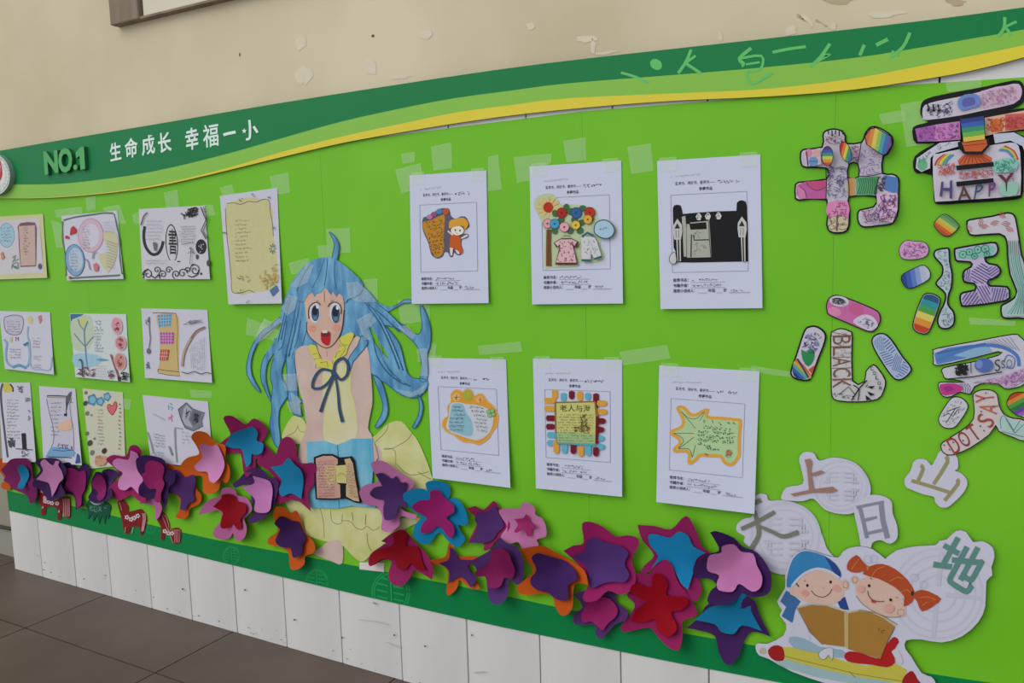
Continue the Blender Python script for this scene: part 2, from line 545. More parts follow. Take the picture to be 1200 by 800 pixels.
# ------------------------------------------------------------------ green covering of the boards
band_top = [(5.8, 574), (190, 618), (250, 632), (417, 663), (550, 689), (674, 716), (810, 744), (950, 767), (1081, 788), (1160, 800), (1330, 824)]
band_bot = [(10.4, 598), (90, 617.5), (200, 644.4), (350, 680.4), (420, 696.8), (580, 732.8), (780, 774), (913, 799.3), (1060, 827), (1330, 872)]
grn_top = [(-60, 238), (0, 226), (100, 222), (200, 208), (300, 184), (400, 162), (443, 161), (530, 149.5), (617, 138.5), (686.5, 130), (800, 121), (900, 113), (987, 105), (1100, 97), (1200, 90.5), (1330, 80)]
def interp(line, x):
    for a, b in zip(line[:-1], line[1:]):
        if a[0] <= x <= b[0]:
            return a[1] + (b[1] - a[1]) * (x - a[0]) / (b[0] - a[0])
    return line[0][1] if x < line[0][0] else line[-1][1]
def px_of(p):
    d = p - CAM; k = d.dot(FWD)
    return (600 + FPX * d.dot(RIGHT) / k, 400 - FPX * d.dot(UP) / k)
board = empty('green_covering', W(600, 600, .001))
tag(board, 'bright green sheeting covering the boarded wall behind all the posters', 'board')
def col_px(X, line):
    """photo point where the upright at wall position X meets a traced edge"""
    lo, hi = 0.0, 1.6
    for _ in range(40):
        z = (lo + hi) / 2; p = px_of(Vector((X, 0, z)))
        if p[1] < interp(line, p[0]): hi = z
        else: lo = z
    return px_of(Vector((X, 0, lo)))
seamX = [X_END, W(109, 400).x, W(387, 400).x, W(687, 400).x, W(975, 400).x, X_RIGHT]
def strip(top, bot, X0, X1, n=12):
    Xs = [X0 + (X1 - X0) * i / n for i in range(n + 1)]
    return [col_px(X, top) for X in Xs] + [col_px(X, bot) for X in reversed(Xs)]
for i, (a, b) in enumerate(zip(seamX[:-1], seamX[1:])):
    g = Art(.0009 + .0003 * (i % 2)); g.fill(strip(grn_top, band_top, a + .0002, b - .0002), vinyl, thick=.0008, step=40)
    g.build('green_sheet', board)
g = Art(.0016); g.fill(strip(band_top, band_bot, X_END, X_RIGHT, 30), band_m, thick=.0012, step=40)
bandO = g.build('dark_green_border', board)
# round longevity emblems printed on the border
EC = mat((30, 146, 82), .5, .05, 8, .2)
def emblem(cx, cy, r, cut):
    em = Art(.0018)
    def seg(pts, w):
        run = []
        for q in dense(pts, .8)[:-1] if len(pts) > 2 else dense([pts[0], pts[1], pts[0]], .8)[:int(max(2, math.hypot(pts[1][0] - pts[0][0], pts[1][1] - pts[0][1]) / .8))]:
            if interp(band_top, q[0]) + .5 < q[1] < interp(band_bot, q[0]) - .8:
                run.append(q)
            else:
                if len(run) > 1: em.line(run, w, EC)
                run = []
        if len(run) > 1: em.line(run, w, EC)
    for rr in (r, r * .88):
        seg(ellipse(cx, cy, rr * .88, rr, 0, 30), r * .06)
    for k in range(-2, 3):
        yy = cy + k * r * .3; hw = math.sqrt(max(0, .72 * r * r - (k * r * .3) ** 2)) * .8
        seg([(cx - hw, yy - hw * .2), (cx - r * .1, yy)], r * .08); seg([(cx + r * .1, yy), (cx + hw, yy + hw * .2)], r * .08)
    seg([(cx, cy - r * .8), (cx + 1, cy + r * .8)], r * .08)
    em.build('emblem_print', bandO)
emblem(458, 694, 25, 0); emblem(371, 682, 15, 0); emblem(271, 651, 11, 0); emblem(176, 617, 8, 0)

# clear tape left on the green sheeting
tp = [[(382, 268), (410, 267), (411, 296), (384, 297)], [(372, 288), (392, 286), (394, 301), (374, 302)], [(338, 308), (362, 302), (364, 316), (342, 322)],
      [(424, 328), (442, 326), (443, 352), (426, 350)], [(466, 352), (503, 348), (504, 376), (470, 380)], [(463, 199), (493, 191), (497, 218), (471, 227)],
      [(505, 172), (529, 167), (530, 197), (508, 200)], [(572, 184), (584, 181), (588, 222), (572, 224)], [(602, 184), (646, 180), (646, 190), (620, 212), (606, 214)],
      [(660, 165), (686, 161), (687, 188), (664, 190)], [(316, 206), (338, 202), (340, 226), (320, 228)], [(258, 220), (272, 216), (275, 228), (262, 232)],
      [(64, 246), (96, 242), (97, 252), (66, 255)], [(120, 243), (140, 240), (148, 262), (138, 262)], [(192, 226), (208, 222), (210, 242), (195, 244)],
      [(155, 252), (164, 248), (166, 262), (157, 262)], [(238, 240), (250, 240), (252, 252), (240, 254)], [(1055, 122), (1082, 118), (1086, 170), (1062, 172)],
      [(1108, 95), (1150, 91), (1150, 103), (1110, 108)], [(735, 172), (763, 168), (766, 200), (740, 204)], [(1030, 134), (1062, 128), (1062, 142), (1034, 146)],
      [(470, 180), (486, 178), (486, 190), (472, 192)], [(488, 404), (512, 402), (510, 424), (490, 424)], [(290, 372), (330, 388), (326, 400), (288, 392)],
      [(726, 412), (782, 404), (786, 420), (730, 428)], [(560, 405), (610, 400), (612, 412), (562, 416)], [(1135, 372), (1190, 376), (1190, 382), (1137, 380)],
      [(880, 428), (930, 436), (928, 442), (882, 436)], [(140, 466), (154, 468), (152, 480), (141, 478)], [(222, 456), (248, 458), (248, 466), (224, 466)],
      [(100, 232), (112, 230), (112, 246), (102, 247)], [(60, 258), (72, 262), (76, 290), (66, 290)]]
for q in tp:
    t = Art(.0024); t.fill(q, tape_m, step=0); t.build('tape_piece', board)

# ------------------------------------------------------------------ banner above the sheeting
ban_top = [(-60, 186.5), (0, 176.5), (60, 166), (200, 142.5), (320, 122), (450, 101.5), (580, 82), (700, 67), (900, 45), (1080, 24.5), (1200, 8.5), (1330, -10)]
dk_bot = [(-60, 214), (0, 216), (50, 216), (75, 215), (100, 212.5), (150, 206), (200, 196.5), (267, 180), (330, 162), (400, 142.5), (470, 127), (533, 115), (600, 106), (667, 97.5), (800, 87), (900, 78.5), (1000, 68), (1080, 55.5), (1140, 45), (1200, 34.5), (1330, 8)]
lg_bot = [(-60, 232), (0, 232), (50, 231.5), (100, 228), (150, 222), (200, 213), (267, 196.7), (330, 178), (400, 160), (470, 145), (533, 132), (600, 123), (667, 115), (800, 109), (900, 104), (1000, 92), (1100, 73), (1200, 53), (1330, 22)]
ban_bot = [(-60, 232.5), (0, 232.3), (50, 232), (100, 228.8), (150, 223.3), (200, 215), (267, 199.5), (330, 184), (400, 167.7), (470, 155), (533, 144.5), (617, 133), (720, 123), (800, 117.5), (900, 113), (1000, 105), (1100, 90), (1150, 80), (1200, 67), (1330, 32)]
ban = empty('banner_board', W(600, 95, .008)); tag(ban, 'wavy banner board in dark green, light green and yellow along the top', 'banner')
dk = Art(.008); dk.fill(smooth(ban_top, 2, False) + list(reversed(smooth(dk_bot, 3, False))), dark_green, thick=.0062, step=40)
dkO = dk.build('dark_green_stripe', ban)
lg = Art(.008); lg.fill(smooth(dk_bot, 3, False) + list(reversed(smooth(lg_bot, 3, False))), light_green, thick=.0062, step=40); lg.build('light_green_stripe', ban)
yb = Art(.008); yb.fill(smooth(lg_bot, 3, False) + list(reversed(smooth(ban_bot, 3, False))), yellow_b, thick=.0062, side=mat((120, 92, 50), .7), step=40); yb.build('yellow_stripe', ban)
GC = mat((88, 178, 92), .5); q = crop(680, 20, 2.3077)
for pts, w in [([(110, 150), (150, 162), (185, 178)], 3.0), ([(300, 88), (285, 122), (265, 152)], 3.6), ([(312, 104), (285, 124)], 3.0), ([(284, 124), (326, 152)], 3.4),
               ([(462, 84), (430, 112), (442, 126), (436, 132)], 4), ([(432, 112), (490, 105), (488, 140), (452, 146)], 3), ([(448, 128), (486, 122)], 2.6), ([(450, 148), (464, 180), (520, 150)], 3.4),
               ([(520, 95), (565, 86), (610, 80)], 3.4), ([(675, 72), (650, 108), (622, 135)], 4), ([(650, 108), (676, 100), (640, 120)], 3), ([(768, 75), (756, 104)], 4), ([(800, 76), (832, 60)], 4.4),
               ([(892, 42), (872, 82), (838, 108)], 4), ([(842, 92), (862, 104)], 3), ([(1148, 0), (1146, 30), (1130, 52)], 4), ([(1180, 12), (1150, 26)], 3), ([(1148, 26), (1166, 48)], 3.4)]:
    gm = Art(.0082 + .00004 * (len(dkO.children) % 8)); gm.line(q(*pts), w, GC, 3); gm.build('glue_mark', dkO)
gm = Art(.0083); gm.ell(*q((205, 128))[0], 7.5, 6, GC, 35)
gm.build('glue_mark', dkO)

# round school emblem at the far left
lc = (-8.2, 204.5)
lo = empty('round_emblem_sign', W(*lc, .01)); tag(lo, 'round white raised emblem sign with red mark at the left end of the banner', 'sign')
a = Art(.024); a.fill(ellipse(*lc, 19.8, 24.6, -8, 40), mat((196, 202, 198), .5), thick=.016, side=mat((120, 138, 132), .5)); a.build('disc', lo)
a = Art(.0242); a.loop(ellipse(*lc, 18.4, 22.8, -8, 40), .7, (150, 170, 158)); a.loop(ellipse(*lc, 15, 17.5, -8, 40), .8, (226, 190, 188))
a.fill([(-20, 200), (-12, 190), (-4, 197), (0, 188), (2.2, 197), (2.5, 206), (-1, 213), (-8, 216), (-16, 212)], (190, 56, 62), sm=3)
a.line([(-8, 198), (-3, 206), (-8, 212)], 2, (226, 210, 210)); a.line([(0, 194), (-1, 204)], 1.2, (226, 210, 210))
for i in range(14):
    an = math.radians(-75 + i * 12); x, y = lc[0] + 17.2 * math.cos(an), lc[1] + 20.2 * math.sin(an)
    a.writing(x - 1, y, x + 1.4, y + .4, 1.5, (150, 160, 158), i)
a.build('emblem', lo)

# raised NO.1 letters
no = empty('foam_lettering', W(75, 190, .01)); tag(no, 'raised green foam lettering NO.1 on the banner', 'lettering')
fg = mat((74, 156, 88), .6, .05, 40); fs = mat((34, 88, 58), .7)
for ch, q in [('N', [(50.5, 177.8), (67, 175.8), (68.5, 202.2), (52.5, 205)]), ('O', [(67.5, 174.5), (84, 172.2), (85, 200.8), (69, 203.5)]),
              ('.', [(85.5, 193), (90.5, 192.2), (91, 198.6), (86, 199.6)]), ('1', None)]:
    a = Art(.019)
    if q:
        a.text(ch, q, fg, .045, .011, fs)
    else:
        a.fill([(88.6, 178.5), (94, 172.5), (98.2, 171.6), (99.8, 197.8), (94.2, 199), (93.2, 182.5), (89.2, 185.5)], fg, thick=.011, side=fs, step=0)
    a.build('letter', no)
# white slogan
sl = empty('slogan_lettering', W(215, 165, .008)); tag(sl, 'white slogan 生命成长 幸福一小 in rounded characters on the banner', 'lettering')
wt = mat((206, 220, 214), .5, .02)
for ch, q in [('生', [(127.8, 168.5), (141.5, 165.5), (142.3, 186.5), (129.5, 189.3)]), ('命', [(145.5, 163), (161, 160), (161.5, 183.5), (147, 186)]),
              ('成', [(165.5, 160), (180.5, 157), (182, 180), (166.5, 183)]), ('长', [(184.5, 156.5), (199.5, 153.5), (201.5, 177), (186, 180)]),
              ('幸', [(216.5, 151.5), (232, 148), (233, 173.8), (218, 177)]), ('福', [(237, 147), (255.5, 143.8), (256.3, 170.5), (238.5, 173.8)])]:
    a = Art(.0091); a.text(ch, q, wt, .020 if ch != '福' else .012, .0009); a.build('character', sl)
a = Art(.0091); a.line([(261.8, 158), (268, 156.2), (276.2, 154.6)], 3.4, wt); a.build('character', sl)
a = Art(.0091); a.line([(292.2, 140.5), (293, 150), (292.8, 160), (291.5, 162.6), (288.2, 163.4)], 2.8, wt, 3); a.line([(297.2, 148), (301.8, 155.4)], 3.0, wt)
st = []
for i in range(10):
    r = 3.0 if i % 2 == 0 else 1.4; an = math.radians(-90 + i * 36); st.append((286.2 + r * math.cos(an), 153.4 + r * 1.15 * math.sin(an)))
a.fill(st, wt, step=0); a.build('character', sl)

# ------------------------------------------------------------------ sheets of paper
def sheet_fn(cs, base, bot=.006, side=0.0, wave=.0006, ph=0.0):
    """a taped sheet: flat at the top, a little proud of the wall towards its free edges"""
    x0 = min(c[0] for c in cs); x1 = max(c[0] for c in cs); y0 = min(c[1] for c in cs); y1 = max(c[1] for c in cs)
    def f(x, y):
        s = (x - x0) / (x1 - x0); t = (y - y0) / (y1 - y0)
        return base + bot * max(0, t) ** 2.2 + side * (2 * s - 1) ** 2 * (.3 + .7 * t) + wave * (1 + math.sin(4 * s + 2 * t + ph)) * t
    return f
def edge_pts(cs, n=6):
    out = []
    for i in range(4):
        a, b = cs[i], cs[(i + 1) % 4]
        out += [(a[0] + (b[0] - a[0]) * k / n, a[1] + (b[1] - a[1]) * k / n) for k in range(n)]
    return out
class Sheet:
    def __init__(s, name, label, cs, paper=paper_w, base=.0028, cat='poster', group=None, **kw):
        s.cs = cs; s.d = sheet_fn(cs, base, **kw)
        a = Art(s.d); a.fill(edge_pts(cs), paper, thick=.0006, step=7); s.o = a.build(name, smooth_shade=False)
        tag(s.o, label, cat, group); s.a = Art(s.d, .0001)
    def done(s, name='drawing'):
        return s.a.build(name, s.o)
    def uv(s, u, v):
        tl, tr, br, bl = s.cs
        return tuple((1 - u) * (1 - v) * tl[i] + u * (1 - v) * tr[i] + u * v * br[i] + (1 - u) * v * bl[i] for i in (0, 1))
    def q(s, u0, v0, u1, v1):
        return [s.uv(u0, v0), s.uv(u1, v0), s.uv(u1, v1), s.uv(u0, v1)]

# --- the six white entry forms
FR = (150, 152, 172)
def form(label, cs, seed, **kw):
    s = Sheet('entry_form', label, cs, group='white printed entry forms', **kw); a = s.a
    p = s.uv(.13, .115); r = s.uv(.42, .105); a.writing(*p, *r, 1.7, (120, 120, 138), seed)
    a.text('爱读书、读好书、善读书——', s.q(.17, .148, .56, .172), INK, .012)
    p = s.uv(.58, .161); r = s.uv(.79, .161); a.writing(*p, *r, 3.0, INK, seed + 5, 1, .75)
    a.text('参赛作品', s.q(.40, .19, .53, .214), INK, .015)
    fq = s.q(.125, .235, .865, .755); a.line([fq[0], fq[1]], .5, FR); a.line([fq[1], fq[2]], .55, FR); a.line([fq[2], fq[3]], .5, FR); a.line([fq[3], fq[0]], .45, FR)
    for k, (t, u1, hw) in enumerate([('推荐书名：', .30, .55), ('书籍作者：', .30, .60), ('推荐小领读人：', .36, 0)]):
        v = .807 + k * .036
        a.text(t, s.q(.13, v - .012, u1 - .02, v + .012), INK, .012)
        if hw:
            p, r = s.uv(u1 + .01, v), s.uv(hw, v); a.writing(*p, *r, 2.4, (84, 84, 100), seed + k + 9)
            a.line([s.uv(u1, v + .017), s.uv(.64, v + .017)], .4, FR)
    v = .879
    a.text('年级', s.q(.47, v - .012, .54, v + .012), INK, .012); a.text('班', s.q(.62, v - .012, .655, v + .012), INK, .012)
    a.line([s.uv(.37, v + .016), s.uv(.46, v + .016)], .4, FR); a.line([s.uv(.55, v + .016), s.uv(.61, v + .016)], .4, FR); a.line([s.uv(.67, v + .016), s.uv(.88, v + .016)], .5, FR)
    p, r = s.uv(.69, v), s.uv(.80, v); a.writing(*p, *r, 2.6, (84, 84, 100), seed + 31)
    s.done('print')
    # strips of tape over the upper corners
    for u in (.02, .80):
        t = Art(s.d, .0012); t.fill(s.q(u, -.02, u + .17, .075), tape_m, step=0); t.build('tape_piece', s.o)
    return s
def cutout(s, outline, base_c, name, lift=.0007, holes=(), sm=3):
    a = Art(s.d, lift); a.fill(outline, base_c, holes, thick=.0004, sm=sm, step=7); a.lift += .0001
    return a
def rim(outline, w, sm=3):
    return inset(smooth(outline, sm), w)

# form 1: brown speech bubble and small girl
s = form('white entry form with a brown text bubble beside a small girl in an orange dress', [(480, 205.5), (570, 199.5), (572.5, 355), (482.5, 356)], 11)
c = crop(490, 235, 10)
ol = c((50, 230), (70, 195), (110, 180), (200, 125), (260, 92), (330, 88), (365, 105), (385, 180), (440, 212), (500, 185), (560, 195), (600, 280), (590, 315), (540, 350), (520, 385), (580, 388), (592, 410), (570, 440), (515, 455), (505, 520), (525, 580), (505, 630), (460, 638), (420, 610), (405, 655), (375, 660), (350, 610), (310, 605), (290, 650), (240, 678), (190, 665), (150, 620), (120, 500), (70, 390), (50, 310))
a = cutout(s, ol, (98, 92, 112), 'glued_drawing')
a.fill(c((60, 250), (160, 225), (240, 185), (310, 175), (305, 340), (300, 480), (305, 560), (280, 630), (230, 662), (190, 650), (155, 590), (125, 480), (80, 380), (58, 310)), (196, 138, 44), sm=3)
for i in range(9):
    y = 235 + i * 45; x0 = 85 + i * 9
    p = c((x0, y + 20), (300, y - 5)); a.writing(*p[0], *p[1], 3.0, (104, 76, 24), 60 + i)
a.ell(*c((85, 215))[0], 3, 2.5, (66, 110, 88)); a.ell(*c((135, 190))[0], 3.6, 2.8, (196, 120, 168)); a.ell(*c((185, 160))[0], 3.6, 2.9, (150, 80, 140)); a.ell(*c((248, 128))[0], 3.8, 3.2, (74, 130, 178)); a.ell(*c((325, 130))[0], 3.8, 3.8, (196, 88, 48))
a.fill(c((385, 410), (450, 400), (495, 440), (500, 530), (525, 590), (500, 620), (440, 570), (370, 545), (375, 480)), (206, 92, 30), sm=3)
a.fill(c((350, 345), (410, 395), (400, 412), (345, 365)), (232, 214, 204)); a.fill(c((500, 435), (570, 395), (588, 410), (560, 430), (505, 450)), (232, 214, 204))
a.fill(c((370, 550), (410, 555), (400, 640), (378, 645)), (232, 220, 214)); a.fill(c((430, 570), (470, 590), (490, 625), (460, 625)), (232, 220, 214))
a.ell(*c((460, 350))[0], 7.6, 5.6, (240, 228, 216)); a.fill(c((360, 320), (370, 240), (430, 215), (500, 200), (550, 210), (590, 275), (545, 345), (530, 300), (450, 300), (395, 320)), (222, 160, 56), sm=3)
a.ell(*c((435, 345))[0], .8, 1.4, (60, 50, 50)); a.ell(*c((490, 350))[0], .8, 1.4, (60, 50, 50)); a.line(c((445, 378), (465, 382)), .5, (150, 60, 50))
a.build('glued_drawing', s.o)

# form 2: tree of flowers with hanging clothes
s = form('white entry form with a flower tree, sun, pink dress and a small blue cloud', [(620.5, 195), (728, 188), (730, 355.5), (623.5, 356.5)], 23)
c = crop(622, 225, 8.42)
a = cutout(s, c((30, 130), (80, 30), (220, 20), (300, 120), (420, 120), (560, 140), (640, 170), (660, 260), (700, 265), (780, 280), (845, 370), (800, 450), (700, 470), (690, 540), (730, 620), (690, 680), (560, 700), (470, 690), (460, 735), (200, 745), (135, 735), (140, 380), (110, 300)), (192, 206, 164), 'glued_drawing')
for i in range(12):
    an = i * math.pi / 6; x, y = 172, 150
    a.line(c((x + 50 * math.cos(an), y + 50 * math.sin(an)), (x + 118 * math.cos(an), y + 105 * math.sin(an))), 3.2, (222, 190, 130) if i % 2 else (226, 196, 110))
a.ell(*c((172, 150))[0], 5.6, 6.2, (186, 46, 30))
a.fill(c((155, 370), (205, 370), (200, 500), (205, 730), (150, 730), (152, 500)), (120, 76, 44)); a.line(c((178, 380), (176, 720)), .6, (84, 50, 30))
for (x, y) in [(350, 150), (240, 210), (390, 190), (510, 160), (430, 270), (300, 270), (500, 300), (390, 380), (485, 380), (235, 380), (270, 300), (590, 260)]:
    a.ell(*c((x, y))[0], 4.2, 3.6, (66, 108, 72), x * .3)
for (x, y, r, cc, c2) in [(305, 205, 48, (176, 40, 34), (120, 24, 24)), (448, 205, 52, (52, 96, 158), (34, 60, 110)), (580, 200, 50, (190, 50, 32), (120, 30, 24)), (165, 310, 44, (222, 166, 168), (150, 70, 90)),
                          (235, 312, 46, (70, 160, 196), (40, 96, 140)), (330, 345, 46, (226, 170, 176), (160, 60, 90)), (443, 325, 42, (226, 196, 74), (150, 100, 40)), (562, 270, 42, (230, 176, 66), (150, 90, 40))]:
    a.ell(*c((x, y))[0], r / 8.42 + .5, r / 8.42 + .5, c2); a.ell(*c((x, y))[0], r / 8.42 - .1, r / 8.42 - .1, cc); a.ell(*c((x, y))[0], 1.3, 1.3, c2)
a.fill(c((225, 500), (300, 455), (400, 455), (470, 490), (460, 545), (425, 550), (410, 520), (450, 650), (462, 715), (240, 715), (280, 560), (285, 520), (255, 550)), (98, 46, 40))
a.fill(c((235, 500), (300, 465), (400, 465), (455, 490), (430, 530), (405, 500), (440, 640), (450, 695), (250, 695), (290, 560), (290, 510), (265, 535)), (226, 186, 192))
a.doodle(c((270, 480), (420, 480), (440, 690), (255, 690)), 46, 2.2, .55, [(96, 44, 60), (150, 70, 90)], 7)
a.loop(c((300, 460), (330, 430), (380, 430), (395, 460)), .8, (98, 46, 40))
a.fill(c((500, 440), (620, 440), (650, 480), (700, 640), (630, 665), (595, 600), (590, 680), (505, 680), (500, 560)), (214, 214, 220))
a.doodle(c((510, 450), (620, 450), (690, 640), (520, 670)), 26, 3, .6, [(70, 110, 150), (196, 190, 120), (190, 140, 160)], 5)
a.line(c((505, 440), (560, 400), (620, 435)), 2.8, (44, 104, 124)); a.line(c((500, 672), (590, 672)), 2.6, (44, 104, 124)); a.line(c((625, 660), (700, 635)), 2.4, (44, 104, 124))
cl = c((620, 380), (635, 310), (690, 275), (750, 275), (800, 310), (830, 370), (810, 430), (760, 460), (700, 455), (640, 420))
a.fill(cl, (36, 84, 110), sm=3); a.fill(rim(cl, 1.1), (172, 206, 226)); a.writing(*c((675, 360))[0], *c((765, 350))[0], 3.2, (90, 60, 110), 3)
a.build('glued_drawing', s.o)

# form 3: black school gate
s = form('white entry form with a black and white school gate and two lamp posts', [(770, 188.5), (891, 181), (893.5, 361), (774, 362)], 37)
c = crop(780, 225, 8)
a = cutout(s, c((68, 150), (80, 125), (110, 118), (140, 125), (152, 160), (160, 205), (300, 192), (480, 180), (664, 175), (668, 100), (690, 80), (720, 76), (750, 90), (762, 130), (772, 400), (775, 650), (500, 655), (250, 660), (100, 658), (95, 560), (75, 520)), (20, 20, 24), 'glued_drawing', sm=0)
PG = (176, 178, 166)
a.fill(c((152, 232), (185, 222), (195, 350), (195, 605), (170, 605)), PG)
a.fill(c((197, 300), (225, 300), (232, 350), (385, 345), (380, 282), (230, 295), (230, 285), (395, 270), (410, 260), (430, 610), (200, 615)), PG)
a.line(c((228, 300), (236, 348), (385, 342)), 1.2, BLACK); a.line(c((238, 610), (242, 400), (262, 405), (268, 450), (405, 446)), 1.3, BLACK); a.line(c((405, 270), (410, 440), (425, 610)), .9, (70, 70, 66))
a.doodle(c((255, 470), (380, 470), (390, 600), (255, 600)), 12, 2.5, .4, [(80, 80, 80)], 4); a.doodle(c((250, 360), (330, 360), (330, 430), (250, 430)), 8, 2, .4, [(80, 80, 80)], 5)
for x, y in [(310, 230), (395, 225), (495, 222)]:
    a.fill(scale_of(c((x - 28, y), (x - 8, y - 34), (x + 12, y - 30), (x + 30, y), (x + 16, y + 34), (x - 14, y + 32)), 1), (210, 210, 206), step=0); a.doodle(c((x - 24, y - 26), (x + 24, y - 26), (x + 24, y + 26), (x - 24, y + 26)), 5, 2.4, .5, [BLACK], x)
for x, y in [(110, 250), (715, 228)]:
    a.fill(c((x, y), (x + 42, y + 55), (x + 46, y + 120), (x + 34, y + 195), (x - 30, y + 195), (x - 40, y + 120), (x - 38, y + 60)), (200, 200, 196), step=0)
    a.fill(c((x, y + 40), (x + 26, y + 92), (x - 28, y + 92)), (40, 40, 42), step=0); a.line(c((x - 12, y + 105), (x - 12, y + 180)), .5, BLACK); a.line(c((x + 12, y + 105), (x + 12, y + 180)), .5, BLACK)
    a.fill(c((x - 10, y + 195), (x + 32, y + 195), (x + 34, 648), (x + 2, 652)), (196, 196, 192), step=0); a.line(c((x + 10, y + 195), (x + 16, 650)), 1.6, BLACK)
a.fill(c((35, 640), (45, 590), (85, 560), (98, 600), (100, 655), (65, 675)), (206, 206, 206), sm=3); a.loop(c((35, 640), (45, 590), (85, 560), (98, 600), (100, 655), (65, 675)), .6, BLACK, 3)
a.build('glued_drawing', s.o)

# form 4: orange cloud with poem
s = form('white entry form with an orange-edged cloud of handwriting and a clover', [(500, 419), (593, 421), (598, 571.5), (507, 560)], 41, bot=.012)
c = crop(510, 445, 9.41)
ol = c((75, 470), (100, 420), (140, 390), (130, 300), (170, 240), (170, 160), (210, 110), (270, 110), (300, 130), (345, 95), (400, 110), (435, 170), (480, 148), (530, 160), (580, 230), (640, 280), (680, 340), (700, 400), (690, 500), (640, 570), (600, 640), (540, 690), (480, 718), (400, 695), (320, 690), (260, 660), (200, 610), (130, 580), (80, 520))
a = cutout(s, ol, (226, 160, 56), 'glued_drawing')
a.loop(scale_of(ol, .97), .8, (232, 184, 110), 3)
a.fill(c((165, 270), (250, 245), (340, 265), (450, 275), (540, 300), (600, 340), (640, 430), (620, 540), (560, 620), (470, 665), (380, 650), (260, 610), (160, 570), (120, 510), (150, 400)), (206, 210, 220), sm=3)
a.fill(c((190, 270), (300, 265), (340, 350), (400, 450), (420, 560), (390, 620), (280, 600), (170, 550), (150, 470), (165, 380)), (146, 192, 208), sm=3)
a.ell(*c((360, 170))[0], 5.6, 6.2, (172, 178, 60)); a.ell(*c((490, 215))[0], 4.6, 4.4, (236, 176, 106)); a.ell(*c((235, 190))[0], 4.6, 5, (232, 190, 110))
a.line(c((205, 190), (270, 190)), .6, INK).line(c((237, 160), (235, 225)), .6, INK).line(c((222, 215), (232, 195)), .5, INK); a.line(c((480, 215), (510, 230)), .6, (180, 50, 50)).line(c((497, 195), (497, 250)), .6, (180, 50, 50))
for k in range(4):
    x, y = c((615, 365))[0]; an = k * math.pi / 2 + .5; a.ell(x + 3.2 * math.cos(an), y + 3.2 * math.sin(an), 2.6, 2.4, (150, 196, 130)); a.loop(ellipse(x + 3.2 * math.cos(an), y + 3.2 * math.sin(an), 2.6, 2.4, 0, 10), .35, (60, 90, 60))
for i in range(7):
    y = 290 + 43 * i; p = c((185 - i * 8, y), (315 - (i == 0) * 40, y + 5)); a.writing(*p[0], *p[1], 2.0, (70, 76, 90), i)
    p = c((375 + i * 14, y + 2), (530 + i * 10, y + 18)); a.writing(*p[0], *p[1], 2.0, (90, 84, 92), 20 + i)
a.build('glued_drawing', s.o)

# form 5: The yellow page with coloured tabs
s = form('white entry form with a yellow page titled 老人与海 framed by red, blue and orange tabs', [(624.5, 420), (729, 421.5), (729, 582), (628, 572)], 53, bot=.010)
c = crop(630, 455, 8.89)
a = Art(s.d, .0016); OR, BL_, RD = (222, 164, 62), (98, 178, 204), (120, 22, 36)
for x, y, ang, cc, ln in [(180, 70, 90, OR, 95), (270, 95, 90, BL_, 80), (355, 75, 90, RD, 80), (440, 85, 90, OR, 95), (523, 90, 90, BL_, 70), (608, 135, 90, RD, 150), (135, 128, 0, OR, 110), (135, 210, 0, OR, 110), (145, 310, 0, RD, 95), (140, 398, 0, RD, 85), (155, 485, 0, BL_, 95), (150, 568, 0, BL_, 85),
                          (675, 155, 0, OR, 95), (665, 245, 0, OR, 120), (660, 340, 0, RD, 100), (655, 430, 0, RD, 80), (655, 520, 0, BL_, 80), (645, 608, 0, BL_, 110), (195, 610, 90, OR, 140), (280, 620, 90, BL_, 120), (372, 630, 90, RD, 110), (450, 660, 90, OR, 100), (527, 640, 90, BL_, 130), (607, 665, 90, RD, 90)]:
    h = 30; L = ln / 2
    pts = [(-L, -h), (L - h, -h), (L - 8, -h * .7), (L, 0), (L - 8, h * .7), (L - h, h), (-L, h), (-L - 12, 0)]
    an = math.radians(ang); a.fill(c([(x + p[0] * math.cos(an) - p[1] * math.sin(an), y + p[0] * math.sin(an) + p[1] * math.cos(an)) for p in pts]), cc, thick=.0004, step=0)
a.lift += .0002
a.fill(c((175, 140), (600, 130), (635, 290), (632, 575), (600, 600), (200, 580), (180, 440)), (150, 110, 60)); a.fill(c((590, 290), (635, 290), (632, 575), (600, 575)), (108, 24, 34))
a.fill(c((190, 470), (600, 540), (600, 600), (205, 575)), (92, 170, 176))
a.fill(c((195, 155), (590, 145), (605, 300), (600, 575), (210, 560), (200, 440)), (206, 204, 122), step=8)
a.fill(c((200, 450), (600, 480), (600, 575), (210, 560)), (166, 196, 136), step=0)
a.lift += .0003; a.text('老人与海', c((228, 170), (550, 174), (552, 248), (235, 236)), (60, 64, 60), .004)
for r in range(11):
    p = c((215, 270 + r * 27), (585, 276 + r * 27)); a.writing(*p[0], *p[1], 1.3, (96, 100, 62), r, .75)
a.doodle(c((440, 270), (510, 265), (520, 390), (585, 420), (570, 460), (380, 460), (375, 400), (445, 390)), 60, 3, .7, [(104, 80, 44), (126, 96, 50)], 8, .6)
a.build('glued_drawing', s.o)

